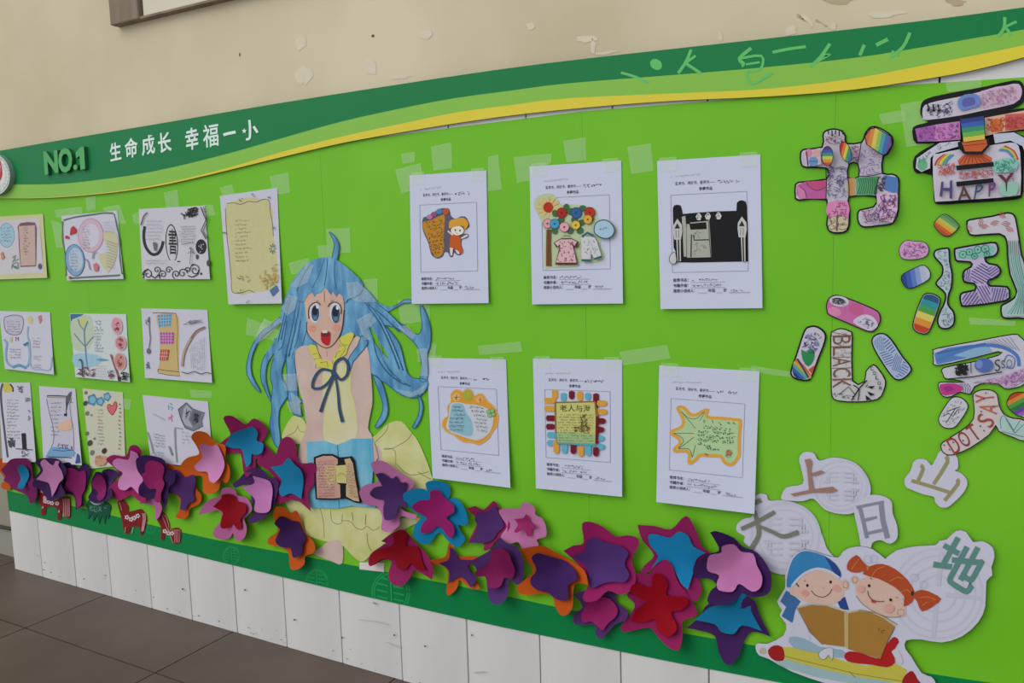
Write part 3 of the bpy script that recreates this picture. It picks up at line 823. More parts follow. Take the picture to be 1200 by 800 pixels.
# form 6: spiky leaf with poem
s = form('white entry form with a pale green spiky leaf note edged in orange', [(772.5, 428), (890, 435), (884, 602), (769, 588)], 67, bot=.014, side=.003)
c = crop(775, 460, 8)
ol = c((140, 150), (170, 120), (220, 130), (280, 190), (330, 190), (400, 150), (450, 155), (440, 215), (560, 225), (700, 238), (755, 260), (745, 400), (745, 560), (740, 600), (690, 670), (640, 690), (580, 660), (550, 610), (450, 605), (370, 600), (330, 640), (280, 675), (245, 655), (250, 575), (200, 560), (120, 560), (110, 520), (160, 470), (140, 430), (80, 390), (90, 350), (180, 310), (190, 250))
a = cutout(s, ol, (226, 168, 62), 'glued_drawing'); a.fill(rim(ol, 3.6), (182, 212, 158))
LN = (50, 70, 56)
for pts in [[(185, 175), (240, 225), (290, 245), (340, 235), (405, 175), (360, 265)], [(185, 175), (320, 335)], [(115, 380), (305, 380)], [(115, 380), (190, 420), (205, 460), (160, 525), (305, 415)], [(160, 525), (250, 525), (280, 560), (290, 605), (320, 490)]]:
    a.line(c(*pts), .55, LN, 3 if len(pts) > 4 else 0)
for k, x in enumerate((405, 485, 555, 635, 680)):
    p = c((x - 22, 265 + k * 6), (x + 22, 275 + k * 6)); a.writing(*p[0], *p[1], 4.2, (60, 84, 66), 70 + k, 1, .55)
for i in range(5):
    p = c((390 - (i > 0) * 50, 320 + i * 38), (690 - (i == 4) * 230, 350 + i * 38)); a.writing(*p[0], *p[1], 3.0, (50, 70, 54), 80 + i)
p = c((420, 520), (530, 538)); a.writing(*p[0], *p[1], 3, (50, 70, 54), 99); p = c((395, 572), (440, 580)); a.writing(*p[0], *p[1], 2, (50, 70, 54), 98)
a.ell(*c((632, 560))[0], 3.4, 3.4, (190, 130, 90)); a.doodle(c((600, 530), (665, 530), (665, 620), (600, 620)), 14, 2, .5, [(150, 60, 60), (70, 110, 90), (120, 90, 110)], 3)
a.build('glued_drawing', s.o)

# --- children's posters at the left
GRP = "children's hand-drawn posters at the left"
def poster(label, cs, paper=paper_p, **kw):
    return Sheet('hand_drawn_poster', label, cs, paper, group=GRP, **kw)
def lines(a, c, x0, x1, y0, dy, n, h, col, seed, slope=0.0, short=0.0):
    R = random.Random(seed)
    for i in range(n):
        e = x1 - R.random() * short * (x1 - x0)
        p = c((x0, y0 + i * dy), (e, y0 + i * dy + slope * (e - x0))); a.writing(*p[0], *p[1], h, col, seed + i)
GREY = (118, 118, 138)

# 1
s = poster('pale pink-edged poster with a blue oval and a brown scroll, cut by the left edge', [(-22, 255), (49.9, 250.7), (55.2, 325.5), (-20, 328)], mat((191, 186, 189), .75, .03))
c = crop(0, 240, 8.42); a = s.a
a.fill(c((-180, 125), (425, 90), (465, 720), (-165, 740)), (205, 204, 150), holes=[c((-160, 165), (385, 130), (430, 670), (-150, 690))], step=0)
a.fill(c((-160, 165), (385, 130), (430, 670), (-150, 690)), (208, 200, 208), step=0)
a.fill(ellipse(*c((65, 300))[0], 9.6, 14.5), (96, 140, 168)); a.fill(ellipse(*c((65, 300))[0], 9, 13.9), (164, 196, 212)); lines(a, c, 10, 120, 225, 32, 5, 2, (96, 126, 156), 3)
a.fill(c((172, 215), (200, 180), (270, 168), (345, 175), (362, 230), (355, 605), (200, 612), (185, 400), (180, 260)), (120, 88, 92)); a.fill(c((185, 210), (345, 200), (350, 595), (205, 600), (195, 400)), (200, 172, 162))
lines(a, c, 232, 290, 225, 26, 11, 1.8, (110, 86, 90), 5, 0, .4)
a.doodle(c((110, 490), (190, 490), (190, 630), (110, 630)), 14, 4, .7, [(60, 130, 96)], 3, .8); a.ell(*c((392, 605))[0], 2.1, 3.4, (110, 88, 110)); a.fill(c((5, 480), (25, 460), (45, 520), (15, 540)), (206, 140, 110), step=0)
a.ell(*c((-80, 300))[0], 6, 11, (222, 180, 190))
s.done()
# 2
s = poster('poster with large pink and blue ovals of writing inside a green leafy border', [(72, 253), (137.4, 246.5), (144.6, 326.7), (78.7, 328.5)])
c = crop(65, 240, 8.42); a = s.a
for pts in [[(75, 150), (200, 118), (350, 95), (480, 78), (570, 80)], [(575, 85), (610, 200), (630, 360), (640, 520), (655, 680)], [(70, 160), (75, 330), (95, 500), (110, 700)], [(130, 722), (300, 710), (480, 700), (640, 690)]]:
    a.line(c(*pts), 1.5, (104, 128, 112), 4); a.line(c(*[(x + 8 * (-1) ** i, y + 8) for i, (x, y) in enumerate(pts)]), .9, (84, 104, 96), 5)
a.fill(c((470, 270), (600, 280), (610, 480), (520, 670), (430, 540), (440, 480), (540, 460), (490, 380)), (204, 199, 164), sm=2)
a.fill(ellipse(*c((348, 300))[0], 15, 20, 0, 28), (186, 134, 152)); a.fill(ellipse(*c((348, 300))[0], 14.4, 19.4, 0, 28), (208, 182, 198)); a.fill(ellipse(*c((352, 300))[0], 9.5, 14, 0, 20), (212, 204, 222))
lines(a, c, 268, 340, 215, 26, 9, 1.6, GREY, 12, 0, .1)
a.fill(ellipse(*c((190, 545))[0], 11.4, 18.8, -5, 28), (72, 112, 156)); a.fill(ellipse(*c((192, 545))[0], 10.6, 18, -5, 28), (132, 168, 200)); a.fill(ellipse(*c((200, 540))[0], 8.2, 14, -5, 20), (184, 198, 214))
lines(a, c, 145, 225, 455, 30, 7, 1.7, (86, 86, 118), 15)
for pts in [[(140, 300), (150, 230), (175, 205), (205, 240), (205, 275)], [(92, 330), (100, 300), (130, 310), (135, 335)], [(125, 710), (150, 700), (155, 730)]]:
    a.fill(c(*pts), (190, 48, 56), step=0)
a.fill(c((370, 590), (400, 570), (425, 600), (420, 650), (385, 655)), (206, 120, 126), step=0)
a.line(c((285, 530), (320, 560), (340, 640)), 1.1, (130, 140, 160), 3); a.line(c((365, 530), (375, 470), (400, 470)), 1.6, (150, 160, 165), 3)
for i in range(10):
    p = c((500, 350 + i * 28), (610 - i * 4, 390 + i * 26)); a.line(p, .45, (150, 150, 160))
lines(a, c, 470, 590, 170, 30, 4, 1.5, (190, 160, 196), 16); s.done()
# 3
s = poster('black-ink poster with an upright 書 oval, thick hook and curly scrolls', [(162.5, 245), (240, 240.6), (246, 327), (167, 327)], mat((187, 184, 193), .75, .03))
c = crop(160, 235, 8); a = s.a
a.line(c((78, 240), (68, 330), (85, 430), (140, 500), (200, 495), (235, 440), (250, 380)), 3.6, (52, 48, 56), 4)
a.fill(ellipse(*c((330, 400))[0], 7.4, 22.5, -3, 30), (48, 46, 54)); a.fill(ellipse(*c((330, 402))[0], 6.2, 21.2, -3, 30), (206, 203, 212)); a.fill(c((275, 560), (400, 560), (400, 600), (280, 600)), (205, 202, 212), step=0)
a.text('書', c((296, 262), (374, 266), (380, 508), (304, 505)), (48, 46, 54), .012); a.line(c((380, 570), (410, 570)), 1.2, BLACK)
a.ell(*c((605, 432))[0], 6.4, 8.8, (46, 44, 50)); 
for i in range(7):
    a.ell(*c((605 + 30 * math.cos(i * 2.4) * (i / 6), 432 + 50 * math.sin(i * 2.4) * (i / 6)))[0], .7, .8, (190, 190, 196))
a.ell(*c((568, 527))[0], 1.8, 3, (80, 78, 86)); a.ell(*c((672, 585))[0], 2, 3.8, (80, 78, 86)); a.ell(*c((605, 685))[0], 1.2, 1.4, (60, 58, 66))
def spiral(x, y, r, turns, w, d=1, a0=0.0):
    a.line(c(*[(x + r * (1 - k / 22) * math.cos(a0 + d * turns * 6.28 * k / 20), y + r * 1.05 * (1 - k / 22) * math.sin(a0 + d * turns * 6.28 * k / 20)) for k in range(20)]), w, (46, 44, 52))
for (x, y, r, t, d, a0) in [(105, 690, 50, 1.4, 1, 3.0), (190, 650, 34, 1.3, -1, .5), (245, 690, 40, 1.5, 1, 2.6), (300, 650, 34, 1.4, -1, 0), (370, 690, 40, 1.4, 1, 2), (430, 680, 44, 1.4, -1, 0), (545, 650, 52, 1.5, 1, 4.0), (480, 650, 28, 1.2, 1, 3)]:
    spiral(x, y, r, t, .95, d, a0)
a.line(c((60, 730), (80, 660), (110, 640)), 1.1, BLACK, 3).line(c((140, 700), (170, 725), (210, 690), (215, 730)), 1.1, BLACK, 3).line(c((480, 700), (520, 715), (570, 690), (580, 650)), 1.1, BLACK, 3).line(c((500, 640), (520, 600), (545, 598)), 1.0, BLACK, 3)
a.doodle(c((400, 100), (580, 45), (575, 130), (430, 190)), 34, 6, 1.1, [BLACK, (50, 48, 54)], 5)
a.line(c((600, 60), (650, 180), (605, 280), (650, 360)), 1.0, (60, 58, 66)).line(c((625, 60), (668, 180), (625, 290), (668, 360)), .8, (90, 88, 96)); a.line(c((100, 110), (65, 150), (40, 230)), 1.2, (70, 68, 76), 3)
lines(a, c, 395, 545, 240, 24, 7, 1.7, (120, 118, 128), 22); lines(a, c, 85, 240, 190, 34, 6, 1.7, (150, 146, 156), 24); lines(a, c, 80, 270, 560, 26, 2, 1.5, (140, 138, 148), 27)
a.fill(c((150, 390), (185, 390), (180, 470), (165, 470)), (110, 108, 116), step=0); a.line(c((510, 470), (500, 600)), .6, (90, 88, 96)); a.doodle(c((480, 430), (550, 430), (550, 520), (480, 520)), 9, 3, .6, [(90, 88, 96)], 3)
a.line(c((420, 410), (480, 400), (540, 390)), .6, (100, 98, 106), 3); s.done()
# 4
s = poster('tall cream poem poster with a wavy pencil border beside the painted girl', [(257.7, 229.5), (324.8, 220), (330.2, 355.5), (267.7, 356.4)], bot=.010)
c = crop(255, 215, 5.517); a = s.a
a.fill(c((55, 130), (330, 105), (355, 300), (395, 620), (330, 690), (240, 700), (95, 705), (75, 400)), (205, 200, 146), sm=2)
a.line(c((50, 160), (55, 260), (62, 360), (72, 440), (80, 520), (88, 600), (95, 700), (160, 705), (200, 690), (240, 705)), .8, (120, 90, 120), 3)
a.line(c((60, 128), (110, 125), (150, 135), (200, 115), (250, 120), (300, 100), (335, 115), (340, 180), (355, 260), (360, 340)), .8, (120, 90, 120), 3)
lines(a, c, 112, 235, 240, 26, 11, 1.8, (130, 128, 112), 33, -.06, .5)
for i in range(8):
    an = i * math.pi / 4; a.line(c((355 + 8 * math.cos(an), 420 + 12 * math.sin(an)), (355 + 24 * math.cos(an), 420 + 34 * math.sin(an))), .9, (92, 130, 180))
a.fill(c((335, 690), (380, 655), (395, 690), (355, 730)), (84, 116, 160), step=0); a.doodle(c((260, 590), (390, 500), (400, 640), (300, 690)), 40, 5, .7, [(196, 170, 90), (206, 160, 110), (190, 150, 80)], 6, .9)
a.doodle(c((110, 580), (210, 570), (210, 650), (110, 650)), 6, 4, .6, [(100, 100, 90)], 2)
for x, y in [(45, 315), (150, 110), (335, 95), (362, 285), (140, 695), (230, 75), (195, 765)]:
    a.doodle(c((x - 14, y - 14), (x + 14, y - 14), (x + 14, y + 14), (x - 14, y + 14)), 4, 2, .6, [(90, 70, 110), (120, 90, 130)], x)
s.done()
# 5
s = poster('poster with two framed poems in pale blue waves, middle row at the far left', [(-1, 364.3), (58.5, 365.7), (63.2, 438.8), (5.6, 432)])
c = crop(0, 355, 8.89); a = s.a
ol = c((40, 160), (90, 130), (160, 120), (230, 140), (250, 200), (235, 280), (200, 330), (110, 330), (50, 280)); a.fill(ol, (124, 110, 140), sm=3); a.fill(rim(ol, 1.0), (200, 196, 212)); lines(a, c, 70, 210, 190, 27, 5, 1.7, (110, 104, 128), 41)
a.fill(c((285, 150), (320, 130), (345, 170), (330, 215), (290, 205)), (206, 200, 140), step=0); a.fill(c((395, 140), (430, 120), (440, 180), (415, 220)), (206, 130, 128), step=0); a.fill(c((95, 360), (130, 355), (125, 410), (100, 405)), (200, 202, 140), step=0); a.doodle(c((150, 350), (195, 350), (195, 415), (150, 415)), 8, 3, .8, [(150, 60, 84)], 3)
BW = (132, 174, 204)
a.line(c((40, 380), (70, 420), (60, 520), (70, 610), (130, 660), (200, 640), (280, 660), (310, 560), (300, 460), (270, 420)), 2.2, BW, 4); a.line(c((290, 240), (285, 340), (310, 440), (320, 660), (420, 690), (520, 690), (540, 560)), 1.5, (160, 186, 214), 4)
a.line(c((130, 670), (200, 650), (270, 680)), 2.4, (96, 150, 190), 3); a.fill(c((240, 430), (290, 400), (295, 425), (255, 450)), (70, 120, 160), step=0)
lines(a, c, 100, 215, 480, 28, 4, 1.6, GREY, 44, .02); lines(a, c, 335, 430, 360, 30, 4, 1.6, (140, 116, 146), 46, .1, .3); lines(a, c, 345, 435, 550, 28, 2, 1.6, (140, 116, 146), 50, .1); lines(a, c, 340, 420, 640, 24, 2, 1.6, (140, 130, 150), 52, .1); s.done()
# 6
s = poster('poster with a pale blue tree, a pencil and three pink smudged titles', [(81.6, 367), (147.7, 368), (152.2, 447.7), (88.3, 441.6)], mat((188, 195, 196), .75, .03))
c = crop(78, 358, 8.25); a = s.a
a.fill(c((35, 80), (170, 80), (130, 110), (60, 130), (40, 160)), (60, 118, 158), step=0); a.fill(c((40, 160), (140, 100), (230, 100), (260, 200), (260, 330), (200, 430), (120, 440), (60, 400), (45, 280)), (194, 206, 184), sm=2)
a.fill(c((120, 130), (170, 110), (200, 150), (165, 205), (130, 180)), (204, 208, 128), step=0); a.fill(c((60, 480), (180, 460), (330, 490), (320, 560), (210, 600), (80, 590)), (160, 200, 218), sm=2)
TB = (108, 140, 168)
a.line(c((205, 620), (190, 500), (182, 400), (172, 250), (205, 150)), 1.6, TB, 3).line(c((182, 395), (120, 330), (75, 270)), 1.3, TB, 3).line(c((185, 390), (230, 330), (265, 300)), 1.3, TB, 3).line(c((172, 240), (130, 190), (110, 130)), 1.1, TB, 3)
lines(a, c, 270, 350, 150, 29, 11, 1.9, (104, 122, 146), 61, 0, .3); a.fill(c((280, 522), (340, 510), (415, 525), (340, 535)), (92, 160, 190), step=0)
for x, y, rx, ry, cc in [(485, 195, 5.5, 9.5, (222, 150, 168)), (520, 362, 5.5, 8, (214, 140, 148)), (515, 540, 6, 9.6, (206, 140, 130))]:
    a.ell(*c((x, y))[0], rx + 1.2, ry + 1, (216, 190, 200), -8); a.ell(*c((x, y))[0], rx, ry, cc, -8); a.doodle(c((x - 26, y - 55), (x + 26, y - 55), (x + 26, y + 55), (x - 26, y + 55)), 14, 3, .8, [(120, 60, 60), (110, 76, 60)], x)
a.line(c((425, 470), (465, 590), (510, 715)), 1.8, (160, 92, 84)); a.fill(c((490, 690), (515, 680), (520, 730), (500, 730)), (70, 40, 40), step=0)
a.line(c((115, 530), (135, 520), (150, 570), (155, 690)), 1.2, (60, 60, 76), 3); a.doodle(c((85, 590), (280, 600), (280, 690), (85, 680)), 26, 4, .9, [(70, 60, 80), (130, 60, 80)], 8); a.doodle(c((400, 620), (470, 620), (470, 715), (400, 715)), 14, 4, .8, [(90, 60, 100), (130, 60, 80)], 9); a.doodle(c((520, 630), (600, 640), (600, 735), (520, 725)), 14, 5, .9, [BLACK], 4, .8)
for i in range(5):
    p = c((275, 580 + 26 * i), (380, 585 + 26 * i)); a.line(p, .35, (190, 150, 160))
s.done()
# 7
s = poster('poster with a tan scroll of blue, magenta and red lattice squares', [(165.6, 361.2), (243, 363), (248.5, 448.5), (170, 442.5)])
c = crop(160, 355, 8); a = s.a
a.fill(c((185, 115), (370, 95), (400, 240), (395, 640), (405, 685), (205, 650), (200, 620), (215, 560), (215, 260)), (206, 180, 122), sm=2); a.line(c((150, 92), (260, 92), (370, 96)), .9, (110, 90, 70)); a.line(c((200, 620), (300, 635), (400, 645), (405, 685), (300, 675), (205, 655), (200, 620)), .7, (90, 70, 50)); a.line(c((370, 96), (385, 240), (380, 400), (395, 640)), .5, (120, 96, 70), 3)
for q, cc, nx, ny in [([(195, 110), (330, 105), (320, 215), (210, 225)], (84, 160, 200), 5, 4), ([(220, 275), (350, 275), (345, 380), (225, 380)], (190, 70, 170), 5, 4), ([(225, 435), (305, 435), (290, 535), (215, 535)], (200, 76, 48), 4, 3)]:
    Q = c(*q); a.fill(Q, cc, step=0)
    Lp = lambda p, q2, t: (p[0] + (q2[0] - p[0]) * t, p[1] + (q2[1] - p[1]) * t)
    for i in range(1, nx):
        a.line([Lp(Q[0], Q[1], i / nx), Lp(Q[3], Q[2], i / nx)], .5, (216, 200, 200))
    for i in range(1, ny):
        a.line([Lp(Q[0], Q[3], i / ny), Lp(Q[1], Q[2], i / ny)], .5, (216, 200, 200))
a.line(c((118, 130), (120, 260), (128, 330), (115, 420)), .9, (100, 100, 116), 3); a.ell(*c((112, 450))[0], 2.4, 3.4, (110, 110, 124)); a.doodle(c((75, 130), (115, 130), (110, 210), (75, 210)), 8, 4, .7, [(90, 90, 104)], 3); a.doodle(c((80, 540), (130, 530), (130, 620), (85, 625)), 8, 5, .6, [(100, 100, 116)], 4)
a.line(c((640, 225), (560, 265), (510, 330), (470, 400), (440, 480), (425, 590)), 2.6, (186, 160, 140), 3); a.line(c((640, 225), (560, 262), (510, 330)), 1.8, (134, 110, 96), 3)
a.doodle(c((410, 190), (520, 150), (630, 140), (630, 190), (430, 210)), 26, 4, .5, [(120, 116, 130)], 6, .5)
for k in range(9):
    p = c((500 + k * 17, 300 + (8 - k) * 14), (520 + k * 14, 630)); a.writing(*p[0], *p[1], 1.5, (126, 124, 140), 70 + k, .8)
a.line(c((420, 645), (480, 660), (540, 640), (600, 665), (650, 650), (700, 662)), .9, (70, 70, 84), 3); s.done()
# 8
s = poster('narrow poem poster with a yellow sun and black tower sketch, lowest row at far left', [(-2, 448.5), (35.2, 448), (42, 541), (3, 542)], bot=.012)
c = crop(0, 440, 7.62); a = s.a
a.fill(c((32, 75), (95, 70), (110, 140), (35, 145)), (206, 196, 84), sm=2); a.line(c((90, 75), (115, 110), (115, 145)), 1.8, (70, 60, 56), 3)
a.line(c((25, 70), (8, 140), (15, 280), (35, 450), (55, 620), (70, 730)), 2.4, (84, 76, 104), 3)
lines(a, c, 60, 190, 215, 28, 13, 1.6, (120, 118, 136), 81, .05, .5); a.doodle(c((70, 560), (135, 550), (135, 640), (75, 645)), 34, 4, 1.1, [(90, 90, 100), (70, 70, 80)], 4)
a.fill(c((190, 515), (225, 512), (235, 655), (200, 655)), (34, 34, 42), step=0); a.line(c((140, 652), (290, 662)), .9, (60, 60, 72)); a.doodle(c((190, 665), (255, 665), (255, 725), (190, 725)), 8, 4, .6, [(80, 80, 92)], 2)
a.doodle(c((140, 85), (215, 85), (215, 180), (140, 180)), 8, 4, .9, [(100, 100, 116)], 5); a.doodle(c((215, 180), (260, 180), (285, 440), (250, 440)), 12, 4, .8, [(110, 110, 126)], 6); s.done()
# 9
s = poster('narrow poster with an unrolled scroll, a quill and a little blue boat', [(45.7, 452.2), (88.2, 455.2), (95.8, 545), (51, 541)], bot=.012, wave=.0012)
c = crop(42, 445, 7.62); a = s.a
a.fill(c((95, 150), (300, 150), (325, 430), (345, 540), (330, 690), (90, 690), (150, 580), (155, 430), (120, 280)), (202, 198, 214), sm=2); a.line(c((95, 170), (120, 290), (155, 430), (155, 560), (90, 690)), .8, (110, 90, 130), 3); a.line(c((300, 200), (315, 340), (335, 440), (340, 690)), .8, (150, 120, 150), 3)
a.line(c((100, 145), (200, 148), (275, 152)), 2.8, (60, 56, 60)); a.line(c((105, 148), (270, 154)), 1.2, (190, 180, 170))
a.fill(c((265, 180), (285, 130), (320, 100), (315, 150), (285, 230), (275, 270)), (96, 96, 106), sm=2); a.line(c((275, 200), (270, 310)), .9, BLACK); a.fill(c((250, 300), (280, 300), (275, 325), (252, 322)), (40, 40, 48), step=0); a.doodle(c((300, 150), (340, 150), (335, 215), (305, 215)), 7, 4, .6, [(90, 90, 100)], 2)
a.fill(c((180, 420), (300, 350), (320, 440), (230, 450)), (226, 186, 160), sm=2); a.fill(c((130, 610), (200, 600), (330, 620), (335, 680), (110, 690)), (120, 168, 206), sm=2); a.line(c((150, 625), (240, 635), (335, 625)), .8, (50, 80, 140)); a.line(c((100, 685), (210, 690), (320, 695)), .9, (50, 60, 100)); a.doodle(c((190, 565), (330, 575), (330, 625), (190, 620)), 14, 4, .7, [(120, 90, 140), (70, 90, 140)], 3)
lines(a, c, 130, 230, 205, 36, 9, 1.7, (110, 108, 130), 91, -.03, .4); a.fill(c((365, 655), (385, 670), (395, 740), (350, 745), (360, 700)), (60, 84, 150), step=0); s.done()
# 10
s = poster('narrow cream poster with blue blossoms and a red heart at its top', [(96.6, 455), (144, 459.5), (147, 545), (106, 549)], mat((189, 187, 167), .75, .03), bot=.003)
c = crop(92, 450, 7.62); a = s.a
for x, y, r in [(125, 140, 48), (195, 155, 38), (255, 112, 36)]:
    a.fill([p for i in range(10) for p in [c((x + r * (1.05 if i % 2 == 0 else .82) * math.cos(i * .628), y + r * 1.15 * (1.05 if i % 2 == 0 else .82) * math.sin(i * .628)))[0]]], (78, 140, 176), sm=2); a.ell(*c((x, y))[0], r * .6 / 7.62, r * .66 / 7.62, (134, 186, 206))
ht = c((300, 278), (262, 235), (255, 195), (275, 175), (300, 190), (320, 155), (340, 160), (345, 200), (330, 240)); a.fill(ht, (170, 52, 70), sm=3); a.fill(rim(ht, .9), (220, 110, 116))
lines(a, c, 168, 225, 230, 30, 11, 1.6, (126, 124, 116), 95, .02, .2)
for x, y, r, cc in [(60, 170, 3, (46, 84, 76)), (75, 260, 2.6, (120, 132, 112)), (75, 440, 2.4, (120, 118, 90)), (100, 525, 3.6, (66, 78, 66)), (120, 610, 3, (120, 132, 112)), (228, 595, 3.4, (60, 62, 52)), (62, 75, 2, (130, 136, 110)), (112, 275, 1.2, (130, 136, 120)), (140, 485, 1.4, (140, 130, 110))]:
    a.fill(ellipse(*c((x, y))[0], r * .8, r * 1.1, 30, 7), cc, step=0)
for i in range(12):
    a.ell(*c((365 + 4 * math.sin(i), 180 + i * 36))[0], .7, .9, (110, 112, 100))
a.fill(c((150, 650), (200, 635), (255, 660), (230, 720), (150, 720)), (210, 160, 130), sm=2); a.doodle(c((140, 640), (260, 640), (260, 720), (140, 720)), 8, 3, .6, [(150, 100, 80)], 3); s.done()
# 11
s = poster('crumpled white poster with a grey sketched book, half hidden by the orange flower', [(167, 462.7), (243.7, 470.4), (250, 548), (177, 542)], bot=.006, wave=.001)
c = crop(160, 455, 8.42); a = s.a
a.line(c((330, 145), (355, 165)), 1.2, (80, 160, 176)).line(c((315, 165), (320, 210)), 1.2, (80, 160, 176)).line(c((330, 180), (358, 190), (345, 215)), 1.2, (80, 160, 176)).line(c((310, 290), (365, 275)), 1.1, (214, 110, 140)).line(c((345, 255), (350, 330)), 1.1, (214, 110, 140)).line(c((340, 290), (315, 310)), 1, (214, 110, 140))
a.fill(c((410, 205), (490, 140), (555, 200), (670, 240), (640, 330), (655, 370), (560, 420), (480, 390), (440, 310)), (128, 130, 140)); a.fill(c((465, 200), (495, 160), (545, 215), (510, 300), (560, 390), (480, 360), (450, 300)), (176, 178, 188)); a.fill(c((560, 215), (640, 240), (605, 340), (560, 370), (530, 300)), (108, 110, 122))
a.doodle(c((480, 180), (540, 220), (520, 320), (470, 300)), 14, 4, .8, [(70, 70, 80)], 3); a.doodle(c((560, 230), (630, 245), (600, 360), (555, 340)), 18, 4, .8, [(50, 50, 60)], 4); a.loop(c((410, 205), (490, 140), (555, 200), (670, 240), (640, 330), (655, 370), (560, 420), (480, 390), (440, 310)), .6, (70, 70, 80))
lines(a, c, 165, 290, 450, 27, 5, 1.7, GREY, 101, .15, .1); lines(a, c, 180, 270, 625, 26, 3, 1.7, (100, 100, 140), 107, .12); lines(a, c, 445, 540, 430, 34, 4, 1.7, GREY, 111, .1, .3)
a.line(c((375, 390), (380, 560), (395, 730)), 1.2, (150, 146, 156)); a.line(c((375, 385), (455, 400)), .7, (140, 130, 140)); a.line(c((160, 250), (220, 280), (280, 310)), .6, (160, 170, 160)); a.line(c((320, 570), (350, 660)), 1.6, (140, 140, 160)); a.line(c((105, 430), (140, 530), (165, 640)), 1.0, (140, 136, 150))
s.done()

# ------------------------------------------------------------------ painted paper girl
Z = crop(270, 260, 3.636); I_ = crop(280, 265, 5); J = crop(280, 400, 5.717); Kk = crop(390, 330, 4.706); L_ = crop(350, 330, 7.275); M = crop(330, 470, 4)
hair_m = two_tone('blue_painted_hair', (44, 106, 154), (106, 166, 198), 26, .38, .3, .7, stretch=(1.6, 1, .5), detail=6, spec=.45)
hair_d = mat((36, 84, 124), .4, .1, 40)
skin_m = two_tone('painted_skin', (188, 152, 138), (200, 168, 152), 14, .5, .3, .7)
arm_m = two_tone('painted_arm', (184, 157, 148), (198, 176, 166), 12, .45, .3, .7)
frock = two_tone('pale_yellow_paint', (182, 184, 112), (198, 198, 146), 14, .5, .35, .65)
cream = two_tone('cream_dress_paint', (192, 192, 132), (200, 194, 166), 12, .5, .35, .65)
collar = mat((194, 188, 76), .5, .08, 60)
sky_m = two_tone('blue_cover_paint', (78, 156, 190), (124, 180, 200), 16, .5, .35, .65, stretch=(1.5, 1, .4))
girl = empty('painted_paper_girl', W(400, 600, .003)); tag(girl, 'large cut-out painting of a girl with long blue hair and open mouth', 'paper cutout')
def piece(name, outline, m, d, parent=girl, sm=3, th=.0012, holes=(), step=14):
    a = Art(d); a.fill(outline, m, holes, thick=th, sm=sm, step=step); a.lift += .0001
    return a
body = Z((275, 570), (290, 537), (335, 530), (430, 600), (520, 500), (550, 490), (585, 540), (598, 640), (605, 760)) + M((415, 60), (405, 130), (425, 170), (430, 300), (120, 290), (75, 290), (90, 190), (115, 130), (104, 20)) + Z((290, 700))
a = piece('arms', body, arm_m, .0054); a.build('arms', girl)
a = piece('dress', Z((395, 640), (450, 600), (510, 620), (512, 720)) + M((345, 20), (345, 180), (205, 195), (200, 40)) + Z((395, 740)), cream, .0057); a.build('dress_front', girl)
# skirt pieces
WL = (120, 112, 70)
a = piece('skirt', M((10, 455), (80, 470), (200, 495), (430, 495), (520, 550), (620, 540), (650, 560), (560, 610), (440, 700), (380, 752), (330, 722), (280, 672), (200, 655), (150, 640), (60, 600), (40, 520)), frock, .0032)
for pts in [[(180, 500), (195, 560), (200, 640)], [(230, 510), (235, 560), (260, 575), (280, 570), (285, 530)], [(285, 560), (310, 560), (330, 570), (350, 595), (380, 600), (400, 585), (430, 605), (460, 590)], [(400, 620), (405, 670), (420, 700)], [(330, 520), (335, 560)], [(395, 530), (392, 580)], [(100, 560), (110, 610)]]:
    a.line(M(*pts), .55, WL, 3)
skirt = a.build('skirt', girl)
a = piece('puff', M((0, 165), (50, 70), (100, 85), (120, 130), (125, 190), (60, 200), (30, 180)), frock, .0036); a.line(M((75, 110), (85, 140), (110, 145), (120, 160)), .5, WL, 3); a.line(M((20, 165), (60, 145), (75, 120)), .5, WL, 3); a.build('skirt_puff', girl)
a = piece('puff', M((420, 175), (440, 160), (500, 105), (560, 95), (610, 150), (640, 190), (680, 280), (697, 330), (712, 400), (640, 430), (560, 410), (470, 340), (470, 240)), frock, .0036)
for pts in [[(500, 105), (490, 140), (440, 190)], [(610, 150), (590, 180), (520, 220), (480, 225)], [(480, 220), (530, 230), (535, 300)], [(540, 295), (600, 345), (690, 330)], [(640, 330), (660, 345), (700, 365)]]:
    a.line(M(*pts), .55, WL, 3)
a.build('skirt_puff', girl)
a = piece('lower_arm', M((440, 185), (480, 225), (475, 300), (440, 300), (425, 250)), arm_m, .0030); a.build('sleeve_patch', girl)
a = piece('foot', M((150, 712), (190, 680), (225, 655), (280, 657), (284, 760), (230, 748)), arm_m, .0034); a.build('foot', girl)
a = piece('foot', M((365, 755), (480, 758), (480, 800), (365, 787)), mat((214, 200, 200), .6), .0034, sm=0); a.build('foot', girl)
